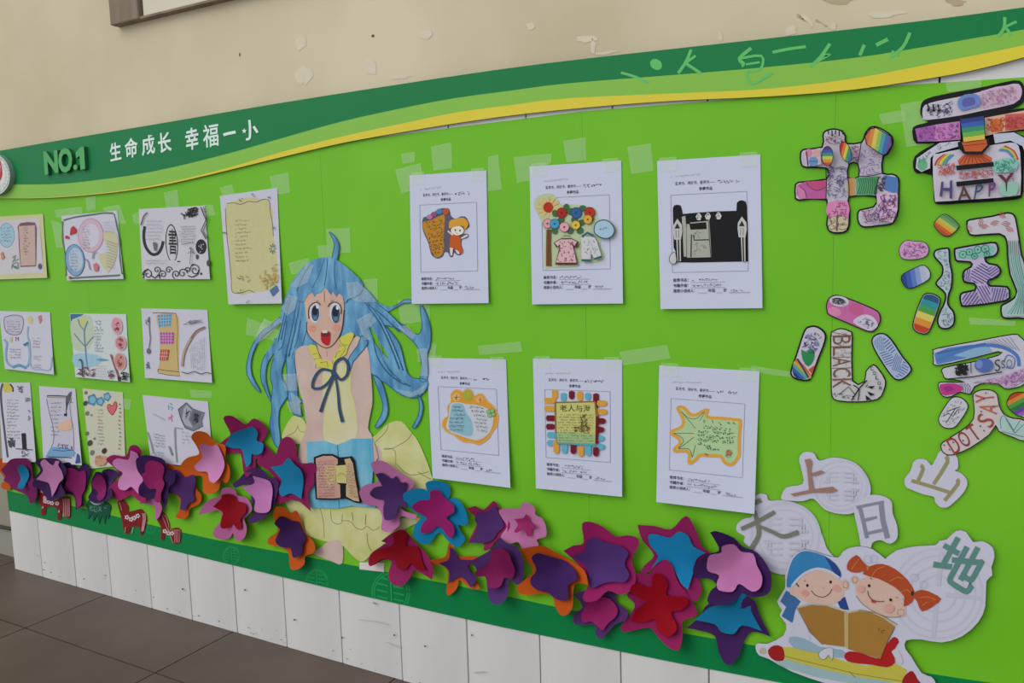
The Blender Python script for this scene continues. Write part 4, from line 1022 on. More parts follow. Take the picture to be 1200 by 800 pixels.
# hair behind the face
hs = [I_((250, 470), (290, 380), (330, 300), (400, 215), (470, 187), (540, 185)) + Z((470, 175), (525, 220), (565, 270), (620, 332), (615, 380)) + Kk((160, 300), (60, 292)) + Z((470, 540), (330, 545), (300, 545), (262, 560), (220, 560), (200, 520), (215, 450))]
a = piece('hair', hs[0], hair_m, .0050, sm=2)
for pts in [[(300, 420), (280, 520), (250, 620)], [(330, 440), (300, 560), (290, 640)], [(240, 420), (225, 520), (205, 560)]]:
    a.line(Z(*[(x, min(y, 545)) for x, y in pts]), .9, hair_d, 3)
hair = a.build('hair', girl)
for nm, pl, hl in [
    ('hair_lock', J((250, -10), (200, 50), (160, 120), (145, 200), (150, 270), (185, 350), (215, 405), (212, 380), (190, 310), (178, 230), (190, 150), (225, 90), (260, 40)), ()),
    ('hair_lock', J((235, -20), (340, -20), (315, 100), (288, 180), (290, 250), (325, 310), (330, 360), (290, 420), (268, 470), (266, 560), (276, 640), (270, 710), (240, 690), (212, 610), (207, 540), (220, 470), (216, 400), (225, 300), (210, 250), (215, 170), (235, 90)), ()),
    ('hair_lock', J((330, -20), (395, -20), (395, 40), (376, 90), (380, 200), (390, 330), (400, 380), (436, 408), (402, 415), (422, 498), (370, 490), (340, 430), (325, 350), (320, 280), (320, 180), (315, 110)), ()),
    ('hair_lock', Kk((230, 105), (290, 160), (340, 210), (400, 245), (440, 280), (470, 290), (490, 260), (490, 210), (480, 150), (490, 130), (510, 165), (530, 220), (540, 280), (535, 360), (520, 400), (525, 460), (520, 545), (478, 545), (490, 480), (480, 400), (460, 350), (400, 290), (340, 250), (270, 235), (215, 200)), ()),
    ('hair_lock', Kk((60, 90), (130, 50), (235, 110), (245, 190), (285, 240), (330, 290), (370, 350), (390, 430), (410, 500), (440, 530), (490, 535), (522, 545), (522, 585), (480, 630), (440, 640), (380, 625), (330, 590), (290, 560), (240, 525), (200, 492), (195, 440), (190, 370), (160, 300), (60, 290), (45, 300), (60, 200)), [Kk((200, 245), (232, 285), (275, 355), (310, 425), (270, 390), (225, 330))]),
    ('hair_wisp', Kk((222, 515), (262, 540), (290, 620), (305, 700), (290, 760), (250, 803), (232, 797), (265, 740), (277, 680), (255, 610)), ()),
    ('hair_wisp', Kk((468, 625), (488, 650), (497, 700), (482, 760), (455, 805), (438, 800), (470, 740), (478, 680)), ()),
    ('hair_wisp', Kk((225, 105), (290, 135), (350, 130), (390, 100), (432, 100), (436, 116), (390, 118), (340, 145), (280, 178), (235, 190)), ()),
    ('hair_wisp', Z((222, 395), (170, 440), (130, 470), (95, 520), (72, 590), (70, 650), (108, 712), (128, 722), (92, 655), (88, 590), (110, 525), (150, 475), (225, 420)), ()),
    ('hair_wisp', I_((528, 32), (562, 60), (587, 110), (582, 160), (568, 218), (545, 208), (550, 160), (560, 110), (548, 70)), ()),
    ('hair_lock', Kk((158, 298), (192, 330), (172, 372), (112, 442), (95, 492), (80, 450), (100, 400), (138, 350)), ())]:
    a = piece(nm, pl, hair_m, .0060 if pl[0][0] > 423 and pl[0][1] > 390 and pl[0][0] < 424 else .0039 + .00008 * len(hair.children), holes=hl, sm=2)
    so = dense(smooth(pl, 2), 3.0); hid = smooth(hs[0], 2); run = []
    for q in so + [so[0]]:
        if (inside(q, hid) and pl[0][1] < 392) or math.hypot(q[0] - 446, q[1] - 364) < 16 or math.hypot(q[0] - 322, q[1] - 402) < 14:
            if len(run) > 2: a.line(run, .9, hair_d)
            run = []
        else:
            run.append(q)
    if len(run) > 2: a.line(run, .9, hair_d)
    a.build(nm, hair)
R = random.Random(21)
for nm, base in [('hair_streak', [(340, 345), (334, 372), (328, 398)]), ('hair_streak', [(352, 352), (346, 385), (338, 420)]), ('hair_streak', [(424, 352), (436, 366), (448, 384), (460, 410), (470, 436)]), ('hair_streak', [(440, 395), (446, 420), (460, 440), (478, 452)]), ('hair_streak', [(428, 350), (450, 366), (470, 386)])]:
    for k in range(3):
        ox, oy = R.uniform(-4, 4), R.uniform(-4, 4)
        t = Art(.0053); t.line([(x + ox, y + oy) for x, y in base], .5, hair_d if k else mat((110, 166, 196), .4), 4, 1.6); t.build(nm, hair)
# face
a = piece('neck', L_((160, 540), (180, 620), (240, 690), (300, 670), (350, 560), (320, 470), (180, 470)), skin_m, .0062); a.line(L_((240, 590), (243, 640)), .4, (160, 110, 100)); a.build('neck', girl)
FO = (84, 52, 52)
a = piece('face', L_((48, 150), (80, 90), (130, 60), (220, 40), (300, 60), (350, 90), (380, 150), (385, 250), (375, 350), (360, 430), (320, 500), (280, 545), (237, 563), (190, 550), (130, 500), (80, 450), (70, 350), (58, 250)), skin_m, .0068)
a.ell(*L_((115, 400))[0], 5, 4, (222, 156, 134)); a.ell(*L_((325, 395))[0], 4.6, 4, (222, 156, 134))
for pts in [[(72, 340), (68, 410), (95, 470), (150, 520), (200, 553), (240, 564), (285, 545), (330, 490), (360, 430), (376, 350), (386, 240)]]:
    a.line(L_(*pts), .9, FO, 3)
a.line(L_((218, 75), (220, 175)), .7, (150, 90, 80))
for ex, ey, rx, ry, ix, iy, irx, iry, hx, hy in [(137, 265, 48, 88, 142, 268, 34, 68, 160, 212), (313, 262, 50, 88, 316, 275, 37, 76, 330, 222)]:
    a.ell(*L_((ex, ey))[0], rx / 7.275, ry / 7.275, (214, 216, 222), 0, 24); a.ell(*L_((ix, iy))[0], irx / 7.275, iry / 7.275, (62, 92, 128), 0, 24)
    a.ell(*L_((ix - 3, iy - 18))[0], irx * .75 / 7.275, iry * .55 / 7.275, (30, 36, 58), 0, 18); a.ell(*L_((ix, iy + 40))[0], irx * .5 / 7.275, iry * .25 / 7.275, (90, 130, 160), 0, 14); a.ell(*L_((hx, hy))[0], 1.7, 2.5, (224, 226, 230), 0, 12)
a.line(L_((86, 315), (84, 250), (95, 210), (125, 182), (160, 175), (185, 198)), 1.0, (58, 34, 40), 3); a.line(L_((248, 212), (270, 185), (310, 174), (345, 190), (360, 225), (360, 275)), 1.0, (58, 34, 40), 3)
a.line(L_((270, 170), (295, 158)), .5, (120, 80, 80)); a.line(L_((150, 165), (168, 158)), .5, (120, 80, 80))
a.fill(L_((192, 430), (262, 425), (268, 470), (258, 535), (230, 540), (195, 510), (190, 470)), (196, 30, 46), sm=2); a.fill(L_((193, 432), (262, 427), (264, 462), (240, 470), (196, 468)), (110, 40, 48), step=0); a.fill(L_((203, 416), (243, 413), (245, 436), (203, 438)), (226, 222, 216), step=0)
a.build('face', girl)
fr_pts = I_((296, 352), (330, 300), (400, 215), (470, 187), (540, 183)) + Z((470, 173), (525, 218), (565, 268), (545, 310), (500, 330)) + L_((395, 185), (382, 140), (340, 95), (322, 128), (286, 78), (276, 112), (246, 76), (220, 50), (188, 92), (150, 100), (134, 128), (115, 92), (76, 112), (46, 165), (20, 165)) + I_((330, 420))
a = piece('fringe', fr_pts, hair_m, .0078, sm=2, th=.001)
for pts in [[(500, 190), (470, 280), (430, 360)], [(520, 190), (510, 290), (500, 350)], [(560, 200), (560, 300), (570, 370)], [(420, 220), (370, 300), (340, 380)]]:
    a.line(I_(*pts), .8, hair_d, 3)
a.build('fringe', girl)
for q in [I_((250, 480), (290, 400), (345, 415), (330, 485), (280, 525)), I_((300, 350), (350, 290), (400, 215), (440, 225), (400, 330), (340, 360)), Kk((70, 5), (140, 0), (200, 60), (245, 112), (140, 112), (90, 85)), Kk((130, 210), (205, 172), (240, 215), (190, 260), (210, 320), (175, 320)), Kk((360, 250), (410, 240), (460, 290), (440, 320), (400, 290)), Kk((470, 370), (520, 365), (525, 520), (480, 520), (490, 440)), I_((130, 600), (230, 535), (255, 560), (180, 630), (110, 690)), I_((120, 590), (150, 540), (190, 560), (150, 620), (90, 670)), J((290, 220), (395, 215), (390, 330), (310, 330)), J((345, 340), (410, 380), (415, 490), (370, 480)), Kk((340, 590), (440, 610), (520, 560), (500, 610), (420, 640)), M((20, 0), (90, 5), (90, 60), (40, 50))]:
    t = Art(.0094); t.fill(q, tape_g, step=0); t.build('tape_piece', girl)
a = piece('collar', L_((80, 545), (140, 543), (165, 600), (190, 660), (240, 672), (285, 690), (300, 740), (260, 748), (200, 732), (150, 722), (140, 660), (110, 620)), collar, .0074)
for pts in [[(120, 620), (160, 610)], [(130, 660), (190, 650)], [(180, 690), (240, 680), (250, 730)], [(150, 700), (140, 740)]]:
    a.line(L_(*pts), .4, (90, 80, 40))
a.build('collar', girl)
a = piece('collar', L_((340, 490), (430, 435), (470, 455), (420, 560), (400, 620), (340, 655), (300, 690), (298, 640), (355, 550)), collar, .0074)
for pts in [[(345, 480), (365, 530), (420, 540)], [(360, 545), (395, 550), (385, 600), (350, 640)], [(310, 650), (330, 600), (360, 590)]]:
    a.line(L_(*pts), .4, (90, 80, 40), 2)
a.build('collar', girl)
a = Art(.0084); BW_ = mat((38, 66, 98), .45, .1)
for pts, w in [(Z((440, 640), (415, 630), (385, 630), (358, 662), (350, 705), (385, 707), (420, 680), (440, 645)), 3.0), (Z((440, 640), (448, 600), (478, 580), (500, 605), (497, 650), (470, 672), (445, 645)), 3.2)]:
    a.line(pts, w, BW_, 4)
a.line(J((640, 225), (590, 340), (545, 472)), 2.2, BW_, 3, 3.6); a.line(J((645, 235), (662, 340), (672, 450)) + M((285, 98)), 2.0, BW_, 3, 3.8); a.ell(*Z((440, 645))[0], 3, 3, BW_)
a.build('bow', girl)
a = piece('blue_book', M((118, 190), (200, 185), (260, 205), (330, 175), (425, 175), (430, 300), (424, 380), (440, 500), (330, 490), (260, 503), (170, 500), (122, 497)), sky_m, .0066, sm=0)
a.line(M((262, 205), (266, 270)), 1.0, (50, 110, 150)); a.line(M((268, 460), (270, 500)), .8, (60, 120, 160)); a.build('open_blue_book', girl)

# the little printed book glued on it
hb = M((150, 262), (190, 248), (235, 248), (268, 264), (300, 262), (325, 258), (340, 280), (350, 350), (372, 478), (345, 475), (300, 455), (240, 462), (160, 460), (155, 400))
a = Art(.013); a.fill(hb, (24, 20, 24), thick=.003, step=8); bk = a.build('paper_book'); tag(bk, 'small black-outlined open book of pink text glued over the blue book', 'paper cutout')
a = Art(.0131); a.fill(M((160, 268), (195, 256), (238, 256), (262, 270), (264, 292), (254, 302), (254, 380), (274, 392), (276, 452), (240, 455), (166, 453)), (206, 160, 146), step=0); a.fill(M((254, 302), (303, 298), (306, 385), (256, 382)), (208, 200, 130), step=0); a.fill(M((254, 302), (200, 300), (205, 400), (254, 390)), (210, 186, 140), step=0)
a.fill(M((294, 272), (320, 266), (334, 292), (344, 360), (364, 470), (340, 466), (302, 446), (302, 395), (308, 380), (302, 300)), (206, 178, 140), step=0)
for i in range(13):
    p = M((168, 282 + i * 13.5), (246, 280 + i * 13.5)); a.writing(*p[0], *p[1], 1.8, (150, 70, 100), 120 + i); p = M((302 + i * 1.2, 290 + i * 12.5), (332 + i * 2, 298 + i * 12.5)); a.writing(*p[0], *p[1], 1.8, (160, 84, 90), 140 + i)
a.line(M((258, 350), (280, 335), (302, 352)), .5, (150, 140, 80), 2); a.build('pages', bk)

# ------------------------------------------------------------------ doodled character cut-outs at the right
LIL = (206, 198, 214)
CHG = 'doodled character pieces at the right'
def charpiece(label, outline, holes=(), w=2.0, fillc=LIL, sm=3, d=.0042):
    a = Art(d); a.fill(outline, (20, 20, 24), holes, thick=.0022, sm=sm, step=12)
    o = a.build('doodled_character_piece'); tag(o, label, 'paper cutout', CHG)
    b = Art(d + .0001); so = smooth(outline, sm)
    b.fill(inset(so, w), fillc, [inset(smooth(h, sm), -w * .8) for h in holes], step=12)
    return o, b
RB = [(64, 52, 120), (60, 110, 180), (64, 158, 90), (214, 200, 70), (220, 136, 50), (190, 50, 40)]
def rainbow_oval(b, cx, cy, rx, ry, rot, ang, cols, edge=(24, 24, 28)):
    b.fill(ellipse(cx, cy, rx + .8, ry + .8, rot, 24), edge, step=0); b.bands(ellipse(cx, cy, rx, ry, rot, 24), ang, cols)
DK = (70, 56, 90)

# 书
u = crop(925, 140, 5.714)
o, b = charpiece('large doodled character 书 with a rainbow tile at its top right', u((220, 110), (235, 75), (290, 58), (350, 70), (380, 110), (385, 155), (480, 148), (500, 100), (530, 55), (575, 42), (640, 70), (692, 112), (695, 170), (660, 235), (632, 252), (628, 355), (690, 360), (735, 390), (738, 470), (735, 600), (715, 670), (680, 705), (600, 715), (500, 725), (460, 695), (452, 640), (470, 600), (560, 580), (575, 520), (405, 520), (408, 600), (405, 700), (385, 750), (330, 765), (270, 755), (245, 700), (245, 540), (60, 545), (35, 510), (35, 450), (60, 415), (245, 395), (245, 330), (110, 325), (75, 300), (70, 230), (95, 195), (215, 180)),
                 [u((405, 300), (455, 300), (460, 380), (395, 385))], 1.9, sm=2)
b.fill(u((50, 440), (110, 415), (245, 408), (250, 530), (70, 530), (48, 500)), (196, 96, 160), step=0); b.fill(u((110, 415), (250, 408), (250, 455), (190, 480), (130, 450)), (200, 80, 130), step=0); b.fill(u((50, 440), (100, 470), (115, 530), (65, 530)), (216, 130, 176), step=0)
b.line(u((110, 418), (140, 455), (190, 475), (250, 450)), .7, DK, 3).line(u((70, 450), (105, 480), (115, 530)), .7, DK, 3)
b.fill(u((385, 395), (440, 390), (440, 508), (390, 512)), (204, 158, 96), step=0); b.fill(u((445, 390), (600, 378), (580, 505), (448, 508)), (96, 168, 116), step=0)
for i in range(9):
    b.line(u((455 + i * 16, 500), (475 + i * 14, 440), (460 + i * 16, 395)), .7, (30, 90, 60), 2)
b.fill(u((632, 372), (724, 388), (724, 500), (640, 470)), (84, 128, 190), step=0); b.doodle(u((590, 380), (650, 375), (640, 480), (590, 480)), 30, 4, .8, [DK], 4)
b.fill(u((255, 560), (390, 545), (394, 655), (330, 640), (262, 660)), (222, 140, 184), sm=2); b.fill(u((262, 668), (330, 650), (392, 665), (382, 738), (330, 752), (275, 742)), (206, 198, 160), sm=2); b.doodle(u((255, 560), (390, 550), (390, 740), (262, 740)), 41, 5, .7, [(150, 60, 120), (110, 90, 80)], 6, .7)
b.line(u((320, 640), (318, 745)), 1.6, (110, 84, 80))
b.doodle(u((245, 300), (390, 300), (390, 530), (250, 530)), 87, 5, .7, [(90, 84, 130), DK, (130, 110, 170)], 7, .6); b.doodle(u((235, 100), (370, 100), (370, 170), (235, 170)), 49, 3, .6, [(170, 96, 96), DK], 8)
for i in range(5):
    b.line(u((262 + i * 24, 72), (262 + i * 24, 100 + 12 * (i % 2))), 1.4, BLACK)
b.fill(u((95, 215), (205, 190), (215, 300), (110, 310)), (206, 190, 206), step=0); b.ell(*u((130, 225))[0], 4.5, 5, (214, 140, 170)); b.ell(*u((180, 225))[0], 4, 4.6, (222, 170, 160)); b.ell(*u((160, 280))[0], 5.6, 5.6, (110, 150, 200)); b.line(u((115, 215), (125, 310)), 1.4, DK); b.line(u((135, 280), (190, 280)), .6, DK)
for pts in [[(383, 150), (388, 220), (398, 300)], [(393, 388), (400, 450), (400, 525)], [(482, 150), (470, 230), (457, 300)], [(245, 330), (247, 395)], [(462, 380), (540, 378), (625, 358)], [(576, 515), (580, 460), (600, 385)], [(245, 545), (250, 400)]]:
    b.line(u(*pts), 1.1, BLACK, 3)
b.doodle(u((475, 190), (620, 200), (620, 380), (470, 380)), 76, 4, .6, [(170, 120, 180), (120, 100, 160)], 9, .4); b.doodle(u((415, 170), (475, 170), (470, 290), (420, 290)), 26, 4, .7, [(190, 90, 140), DK], 10)
b.fill(u((585, 500), (720, 490), (725, 600), (690, 690), (590, 660)), (222, 186, 214), step=0); b.doodle(u((480, 600), (580, 590), (600, 500), (720, 500), (710, 680), (500, 705)), 133, 5, .7, [(100, 70, 150), (170, 80, 140), DK], 11, .5)
bx = u((510, 112), (545, 65), (580, 58), (680, 115), (684, 170), (650, 225), (625, 235), (520, 165)); b.fill([p for p in scale_of(bx, 1.08)], BLACK, step=0); b.bands(bx, 12, [(206, 110, 70), (216, 140, 70), (220, 200, 90), (150, 190, 90), (80, 160, 160), (70, 110, 180), (110, 80, 150)])
rainbow_oval(b, *u((255, 245))[0], 6.2, 11.2, 0, 90, [(90, 60, 120), (70, 90, 170), (70, 150, 110), (200, 200, 90), (220, 150, 70), (196, 80, 60)]); rainbow_oval(b, *u((378, 218))[0], 5.8, 12.2, -18, 15, [(190, 50, 40), (220, 120, 50), (214, 200, 80), (70, 150, 100), (60, 110, 170)])
b.build('drawing', o)

# 香
u = crop(1060, 85, 5)
o, b = charpiece('largest doodled character 香 with the word HAPPY and a rainbow band', u((95, 200), (110, 165), (170, 140), (320, 110), (480, 80), (640, 45), (690, 60), (706, 110), (700, 170), (640, 210), (562, 228), (720, 205), (760, 240), (760, 330), (640, 345), (720, 380), (760, 430), (740, 520), (702, 520), (697, 660), (690, 720), (640, 745), (350, 765), (200, 772), (170, 740), (160, 600), (70, 590), (50, 550), (60, 490), (130, 440), (180, 412), (70, 415), (48, 370), (50, 320), (100, 300), (140, 290), (110, 270), (92, 240)), (), 1.6, BLACK, 2)
LP = (208, 200, 216)
b.fill(u((105, 225), (120, 190), (200, 165), (320, 142), (480, 104), (640, 65), (680, 80), (686, 130), (640, 182), (460, 222), (320, 252), (130, 278), (108, 262)), LP, sm=2); b.fill(u((445, 110), (640, 70), (680, 85), (682, 130), (640, 178), (445, 215)), (212, 184, 206), sm=2)
b.doodle(u((120, 200), (290, 160), (290, 250), (130, 270)), 68, 4, .6, [(90, 80, 130), (60, 56, 80)], 2, .6); b.doodle(u((450, 115), (640, 75), (675, 130), (640, 175), (450, 210)), 114, 3, .6, [(170, 120, 170), (190, 110, 140)], 3, .6)
for pts in [[(310, 170), (350, 130), (430, 130), (440, 190), (380, 210), (330, 220)]]:
    b.fill(u(*pts), (110, 140, 204), sm=3); b.fill(scale_of(u(*pts), .6), (96, 100, 170), sm=3)
for x in (135, 165, 195):
    b.line(u((x, 185), (x + 8, 225), (x - 4, 222)), 1.6, BLACK, 2)
b.fill(u((62, 330), (180, 305), (325, 285), (328, 392), (200, 402), (78, 405)), (206, 136, 196), sm=0); b.fill(u((62, 330), (180, 305), (175, 400), (78, 405)), (168, 100, 176), step=0); b.doodle(u((70, 325), (320, 290), (320, 390), (80, 400)), 95, 3.5, .7, [(150, 60, 150), (200, 110, 170), (120, 60, 140)], 4, .7)
b.fill(u((470, 265), (700, 222), (742, 240), (742, 325), (560, 350), (472, 372)), (220, 180, 150), step=0); b.fill(u((590, 245), (742, 235), (742, 325), (590, 342)), (206, 96, 100), step=0); b.ell(*u((540, 310))[0], 8, 8.4, (216, 120, 60)); b.doodle(u((480, 270), (735, 240), (735, 320), (480, 360)), 114, 4, .8, [(190, 60, 50), (210, 110, 60), (200, 70, 90)], 5, .5)
b.fill(u((205, 412), (325, 400), (320, 432), (185, 470), (152, 500), (150, 560), (100, 582), (66, 560), (72, 502), (140, 455)), (206, 204, 220), sm=0); b.ell(*u((105, 540))[0], 6, 7, (110, 180, 140)); b.doodle(u((205, 412), (320, 402), (185, 470), (100, 575), (72, 505)), 41, 3, .6, [(120, 110, 170), (150, 100, 160), (80, 150, 110)], 6)
b.fill(u((520, 360), (640, 350), (735, 400), (740, 430), (720, 500), (690, 430), (620, 398), (530, 415)), (196, 200, 220), step=0)
b.fill(u((165, 505), (200, 475), (350, 445), (480, 430), (620, 410), (668, 430), (680, 520), (680, 690), (640, 725), (350, 745), (200, 755), (176, 730)), LP, sm=2)
for k, cc in enumerate([(190, 70, 50), (220, 140, 60), (216, 206, 90), (90, 170, 110), (90, 140, 200)]):
    b.line(u((178 + k * 15, 545), (195 + k * 15, 510), (235 + k * 13, 480)), 2.2, cc, 3); b.line(u((665 - k * 8, 510 - k * 4), (640 - k * 10, 460), (585 - k * 8, 430 + k * 6)), 2.2, cc, 3)
b.fill(u((320, 540), (335, 490), (400, 470), (480, 480), (510, 520)), (206, 100, 60), sm=2)
for i in range(8):
    b.line(u((320 + i * 26, 535 - i * 2), (355 + i * 14, 490)), .7, (150, 40, 30))
b.doodle(u((305, 580), (520, 560), (520, 610), (308, 632)), 83, 4, .6, [(196, 80, 80), (206, 110, 100)], 7, .5); b.doodle(u((185, 540), (300, 520), (300, 600), (195, 605)), 49, 4, .8, [(196, 84, 70)], 8, .7)
b.fill(u((525, 520), (650, 500), (655, 570), (530, 585)), (140, 200, 186), sm=2); b.doodle(u((525, 520), (650, 500), (655, 575), (530, 590)), 45, 4, .8, [(60, 150, 130)], 9, .8); b.fill(u((560, 660), (660, 640), (655, 715), (570, 720)), (150, 200, 180), sm=2)
for k, y in ((0, 545), (1, 640)):
    b.fill(u((302, y), (520, y - 22), (523, y + 4), (306, y + 28)), BLACK, step=0)
b.text('H', u((215, 640), (280, 630), (280, 740), (205, 725)), (86, 70, 130), .02); b.text('A', u((318, 670), (375, 660), (392, 745), (312, 750)), (96, 66, 50), .012); b.text('P', u((418, 658), (468, 650), (440, 735), (405, 742)), (70, 80, 110), .012); b.text('P', u((492, 645), (540, 640), (520, 722), (492, 728)), (110, 70, 120), .03); b.text('Y', u((545, 600), (645, 585), (605, 695), (590, 698)), (96, 50, 56), .02)
for i in range(4):
    b.line(u((600 + i * 12, 610 + i * 4), (640, 590 + i * 16)), .6, (110, 60, 66))
b.fill(u((312, 408), (340, 400), (345, 440), (400, 458), (465, 440), (480, 388), (497, 385), (497, 432), (455, 478), (350, 478), (315, 442)), BLACK, step=0)
b.fill(u((335, 408), (478, 390), (485, 425), (450, 462), (355, 462)), (206, 96, 50), step=0); b.line(u((340, 430), (480, 415)), .5, BLACK)
b.stripes([u((325, 272))[0], u((345, 408))[0], u((472, 392))[0], u((466, 252))[0]], [(54, 70, 140), (64, 100, 180), (60, 150, 110), (110, 180, 80), (222, 196, 80)]); b.loop(u((325, 272), (345, 408), (472, 392), (466, 252)), .6, BLACK)
b.build('drawing', o)

# 润
u = crop(1045, 240, 5.161)
ol = u((45, 260), (80, 215), (140, 218), (200, 225), (225, 265), (210, 310), (150, 330), (80, 330), (50, 310)); o, b = charpiece('pink doodled blob, topmost dot of the character 润', ol, (), .7, (214, 160, 206)); b.doodle(scale_of(ol, .9), 49, 4, .6, [(170, 90, 160), (120, 60, 110)], 3, .7); b.build('drawing', o)
ol = u((55, 450), (70, 415), (160, 370), (200, 365), (232, 400), (230, 445), (180, 480), (110, 508), (75, 490)); o, b = charpiece('blue shaded oval dot below the pink blob', ol, (), .9); b.bands(inset(smooth(ol, 3), .9), -10, [(48, 72, 140), (64, 96, 176), (96, 126, 196), (140, 160, 210), (180, 190, 218), (196, 198, 216)]); b.build('drawing', o)
ol = u((175, 570), (200, 535), (250, 535), (292, 562), (290, 605), (250, 720), (215, 780), (160, 775), (125, 740), (140, 660)); o, b = charpiece('tall rainbow capsule shading from teal to red, lowest dot of 润', ol, (), 1.3); b.bands(inset(smooth(ol, 3), 1.8), 110, [(44, 90, 130), (50, 150, 160), (80, 160, 80), (222, 206, 100), (224, 150, 60), (196, 70, 44)]); b.build('drawing', o)
ol = u((255, 110), (300, 60), (340, 60), (400, 110), (405, 140), (350, 190), (310, 185), (270, 150)); o, b = charpiece('small green to red striped tile above the tall lilac stroke', ol, (), .9); b.bands(inset(smooth(ol, 3), 1.0), 125, [(96, 150, 96), (110, 170, 100), (196, 196, 90), (222, 170, 60), (206, 100, 54), (190, 80, 50)]); b.build('drawing', o)
ol = u((250, 300), (265, 270), (320, 258), (350, 265), (355, 340), (370, 420), (365, 500), (350, 540), (345, 600), (380, 650), (380, 720), (340, 752), (290, 745), (272, 700), (290, 640), (310, 600), (320, 540), (270, 490), (265, 465), (300, 420), (300, 370), (265, 330)); o, b = charpiece('tall thin lilac stroke narrowing like a bone inside 润', ol, (), 2.0, (186, 204, 212)); b.doodle(inset(smooth(ol, 3), 2.4), 76, 4, .5, [(110, 130, 160), (130, 120, 150)], 5, .6); b.build('drawing', o)
ol = u((375, 270), (400, 255), (600, 222), (640, 235), (648, 280), (620, 315), (570, 325), (590, 350), (640, 360), (665, 400), (640, 440), (590, 460), (600, 485), (700, 490), (718, 540), (690, 585), (450, 618), (415, 600), (408, 550), (430, 525), (500, 510), (495, 480), (435, 470), (425, 420), (440, 390), (475, 370), (470, 350), (395, 345), (378, 320)); o, b = charpiece('doodled 王 shape with teal swirls above purple stripes', ol, (), 2.2, (198, 184, 218), 2)
b.fill(u((392, 275), (600, 240), (630, 260), (610, 305), (480, 330), (400, 325)), (136, 196, 180), step=0)
for x, y, r in [(430, 300, 22), (470, 285, 20), (520, 270, 22), (565, 265, 24), (575, 295, 18), (500, 310, 18)]:
    b.loop(u([(x + r * math.cos(k * .7), y + r * math.sin(k * .7)) for k in range(9)]), .8, (40, 120, 100)); b.ell(*u((x, y))[0], 1.2, 1.2, (60, 140, 120))
PS = (74, 58, 130)
for pg, an, n in [([(480, 400), (545, 348), (575, 375), (605, 445), (588, 478), (500, 472), (478, 445)], 120, 8), ([(565, 372), (640, 372), (655, 405), (635, 435), (605, 442)], 55, 6), ([(434, 425), (450, 398), (472, 385), (478, 462), (442, 462)], 10, 4), ([(424, 562), (445, 535), (515, 518), (540, 600), (452, 608), (428, 596)], 35, 7), ([(505, 490), (590, 485), (600, 590), (545, 598), (520, 520)], 150, 6), ([(603, 500), (690, 502), (704, 542), (682, 576), (606, 590)], 15, 7)]:
    b.hatch(u(*pg), an, n, .32, PS)
b.build('drawing', o)
ol = u((450, 110), (470, 85), (600, 65), (700, 42), (745, 60), (760, 110), (775, 200), (790, 300), (805, 340), (832, 480), (838, 600), (830, 685), (760, 688), (690, 690), (660, 670), (658, 610), (690, 590), (735, 560), (750, 520), (710, 420), (695, 300), (690, 220), (650, 180), (500, 190), (460, 170)); o, b = charpiece('hooked door stroke with red arcs above green ripples at the right edge', ol, (), 2.0, (206, 200, 210), 2)
for x, y in [(490, 130), (560, 110), (630, 130), (700, 165), (690, 90), (555, 150), (650, 75)]:
    for k in range(3):
        b.line(u([(x + (12 + 11 * k) * math.cos(t), y + (12 + 11 * k) * math.sin(t)) for t in (1.8 + x, 2.4 + x, 3.0 + x, 3.6 + x)]), .75, (200, 70, 70))
b.fill(u((705, 300), (770, 290), (815, 460), (815, 670), (690, 675), (672, 640), (700, 605), (745, 570), (762, 520), (725, 420)), (170, 202, 200), step=0)
for i in range(6):
    b.line(u((705 + i * 12, 215), (712 + i * 12, 330), (735 + i * 12, 430), (768 + i * 9, 520), (745 + i * 10, 600), (700 + i * 20, 660)), .8, (60, 130, 110) if i % 2 else (90, 150, 140), 3)
b.build('drawing', o)

# 心
u = crop(920, 335, 5.517)
ol = u((35, 540), (70, 440), (120, 290), (160, 258), (210, 260), (260, 300), (262, 360), (220, 470), (175, 590), (140, 615), (70, 605), (38, 580)); o, b = charpiece('leaning capsule with a green leaf and rainbow corner, left dot of 心', ol, (), 2.0)
b.bands(inset(smooth(u((45, 545), (75, 465), (175, 580), (140, 602), (70, 595)), 2), .3), 135, [(206, 110, 50), (214, 170, 60), (90, 170, 160), (60, 100, 170), (40, 60, 120)]); b.fill(u((175, 570), (195, 510), (150, 540)), (196, 84, 50), step=0)
b.fill(u((105, 410), (140, 430), (165, 400), (190, 430), (185, 480), (150, 520), (115, 480)), (44, 140, 84), sm=2); b.doodle(u((130, 300), (240, 300), (200, 450), (100, 420)), 45, 4, .7, [(80, 90, 150), DK], 4, .7); b.ell(*u((205, 375))[0], 2.5, 2.5, (120, 130, 196)); b.ell(*u((150, 325))[0], 2.5, 2.5, (120, 140, 206)); b.line(u((80, 470), (150, 590)), 1.8, (40, 60, 110)); b.build('drawing', o)
ol = u((265, 120), (285, 75), (330, 57), (400, 75), (560, 140), (610, 175), (617, 230), (580, 290), (530, 295), (400, 240), (285, 190), (268, 160)); o, b = charpiece('pink capsule with white lace corner and dark oval, top dot of 心', ol, (), 1.2, (204, 108, 170))
b.ell(*u((320, 165))[0], 8, 5, (222, 140, 176), 20); b.ell(*u((460, 150))[0], 9, 7, (206, 96, 150), 20); b.ell(*u((350, 98))[0], 11.5, 6.2, (210, 208, 220), 8); b.ell(*u((345, 98))[0], 8, 4, (60, 58, 70), 8); b.doodle(u((300, 75), (400, 85), (395, 125), (300, 120)), 26, 4, .5, [(150, 150, 165)], 3)
b.fill(u((440, 235), (480, 195), (530, 185), (575, 205), (600, 250), (575, 280), (530, 285)), (210, 206, 220), sm=3); b.doodle(u((450, 230), (530, 195), (590, 250), (540, 280)), 41, 3, .5, [(120, 110, 140)], 4, .6); b.build('drawing', o)
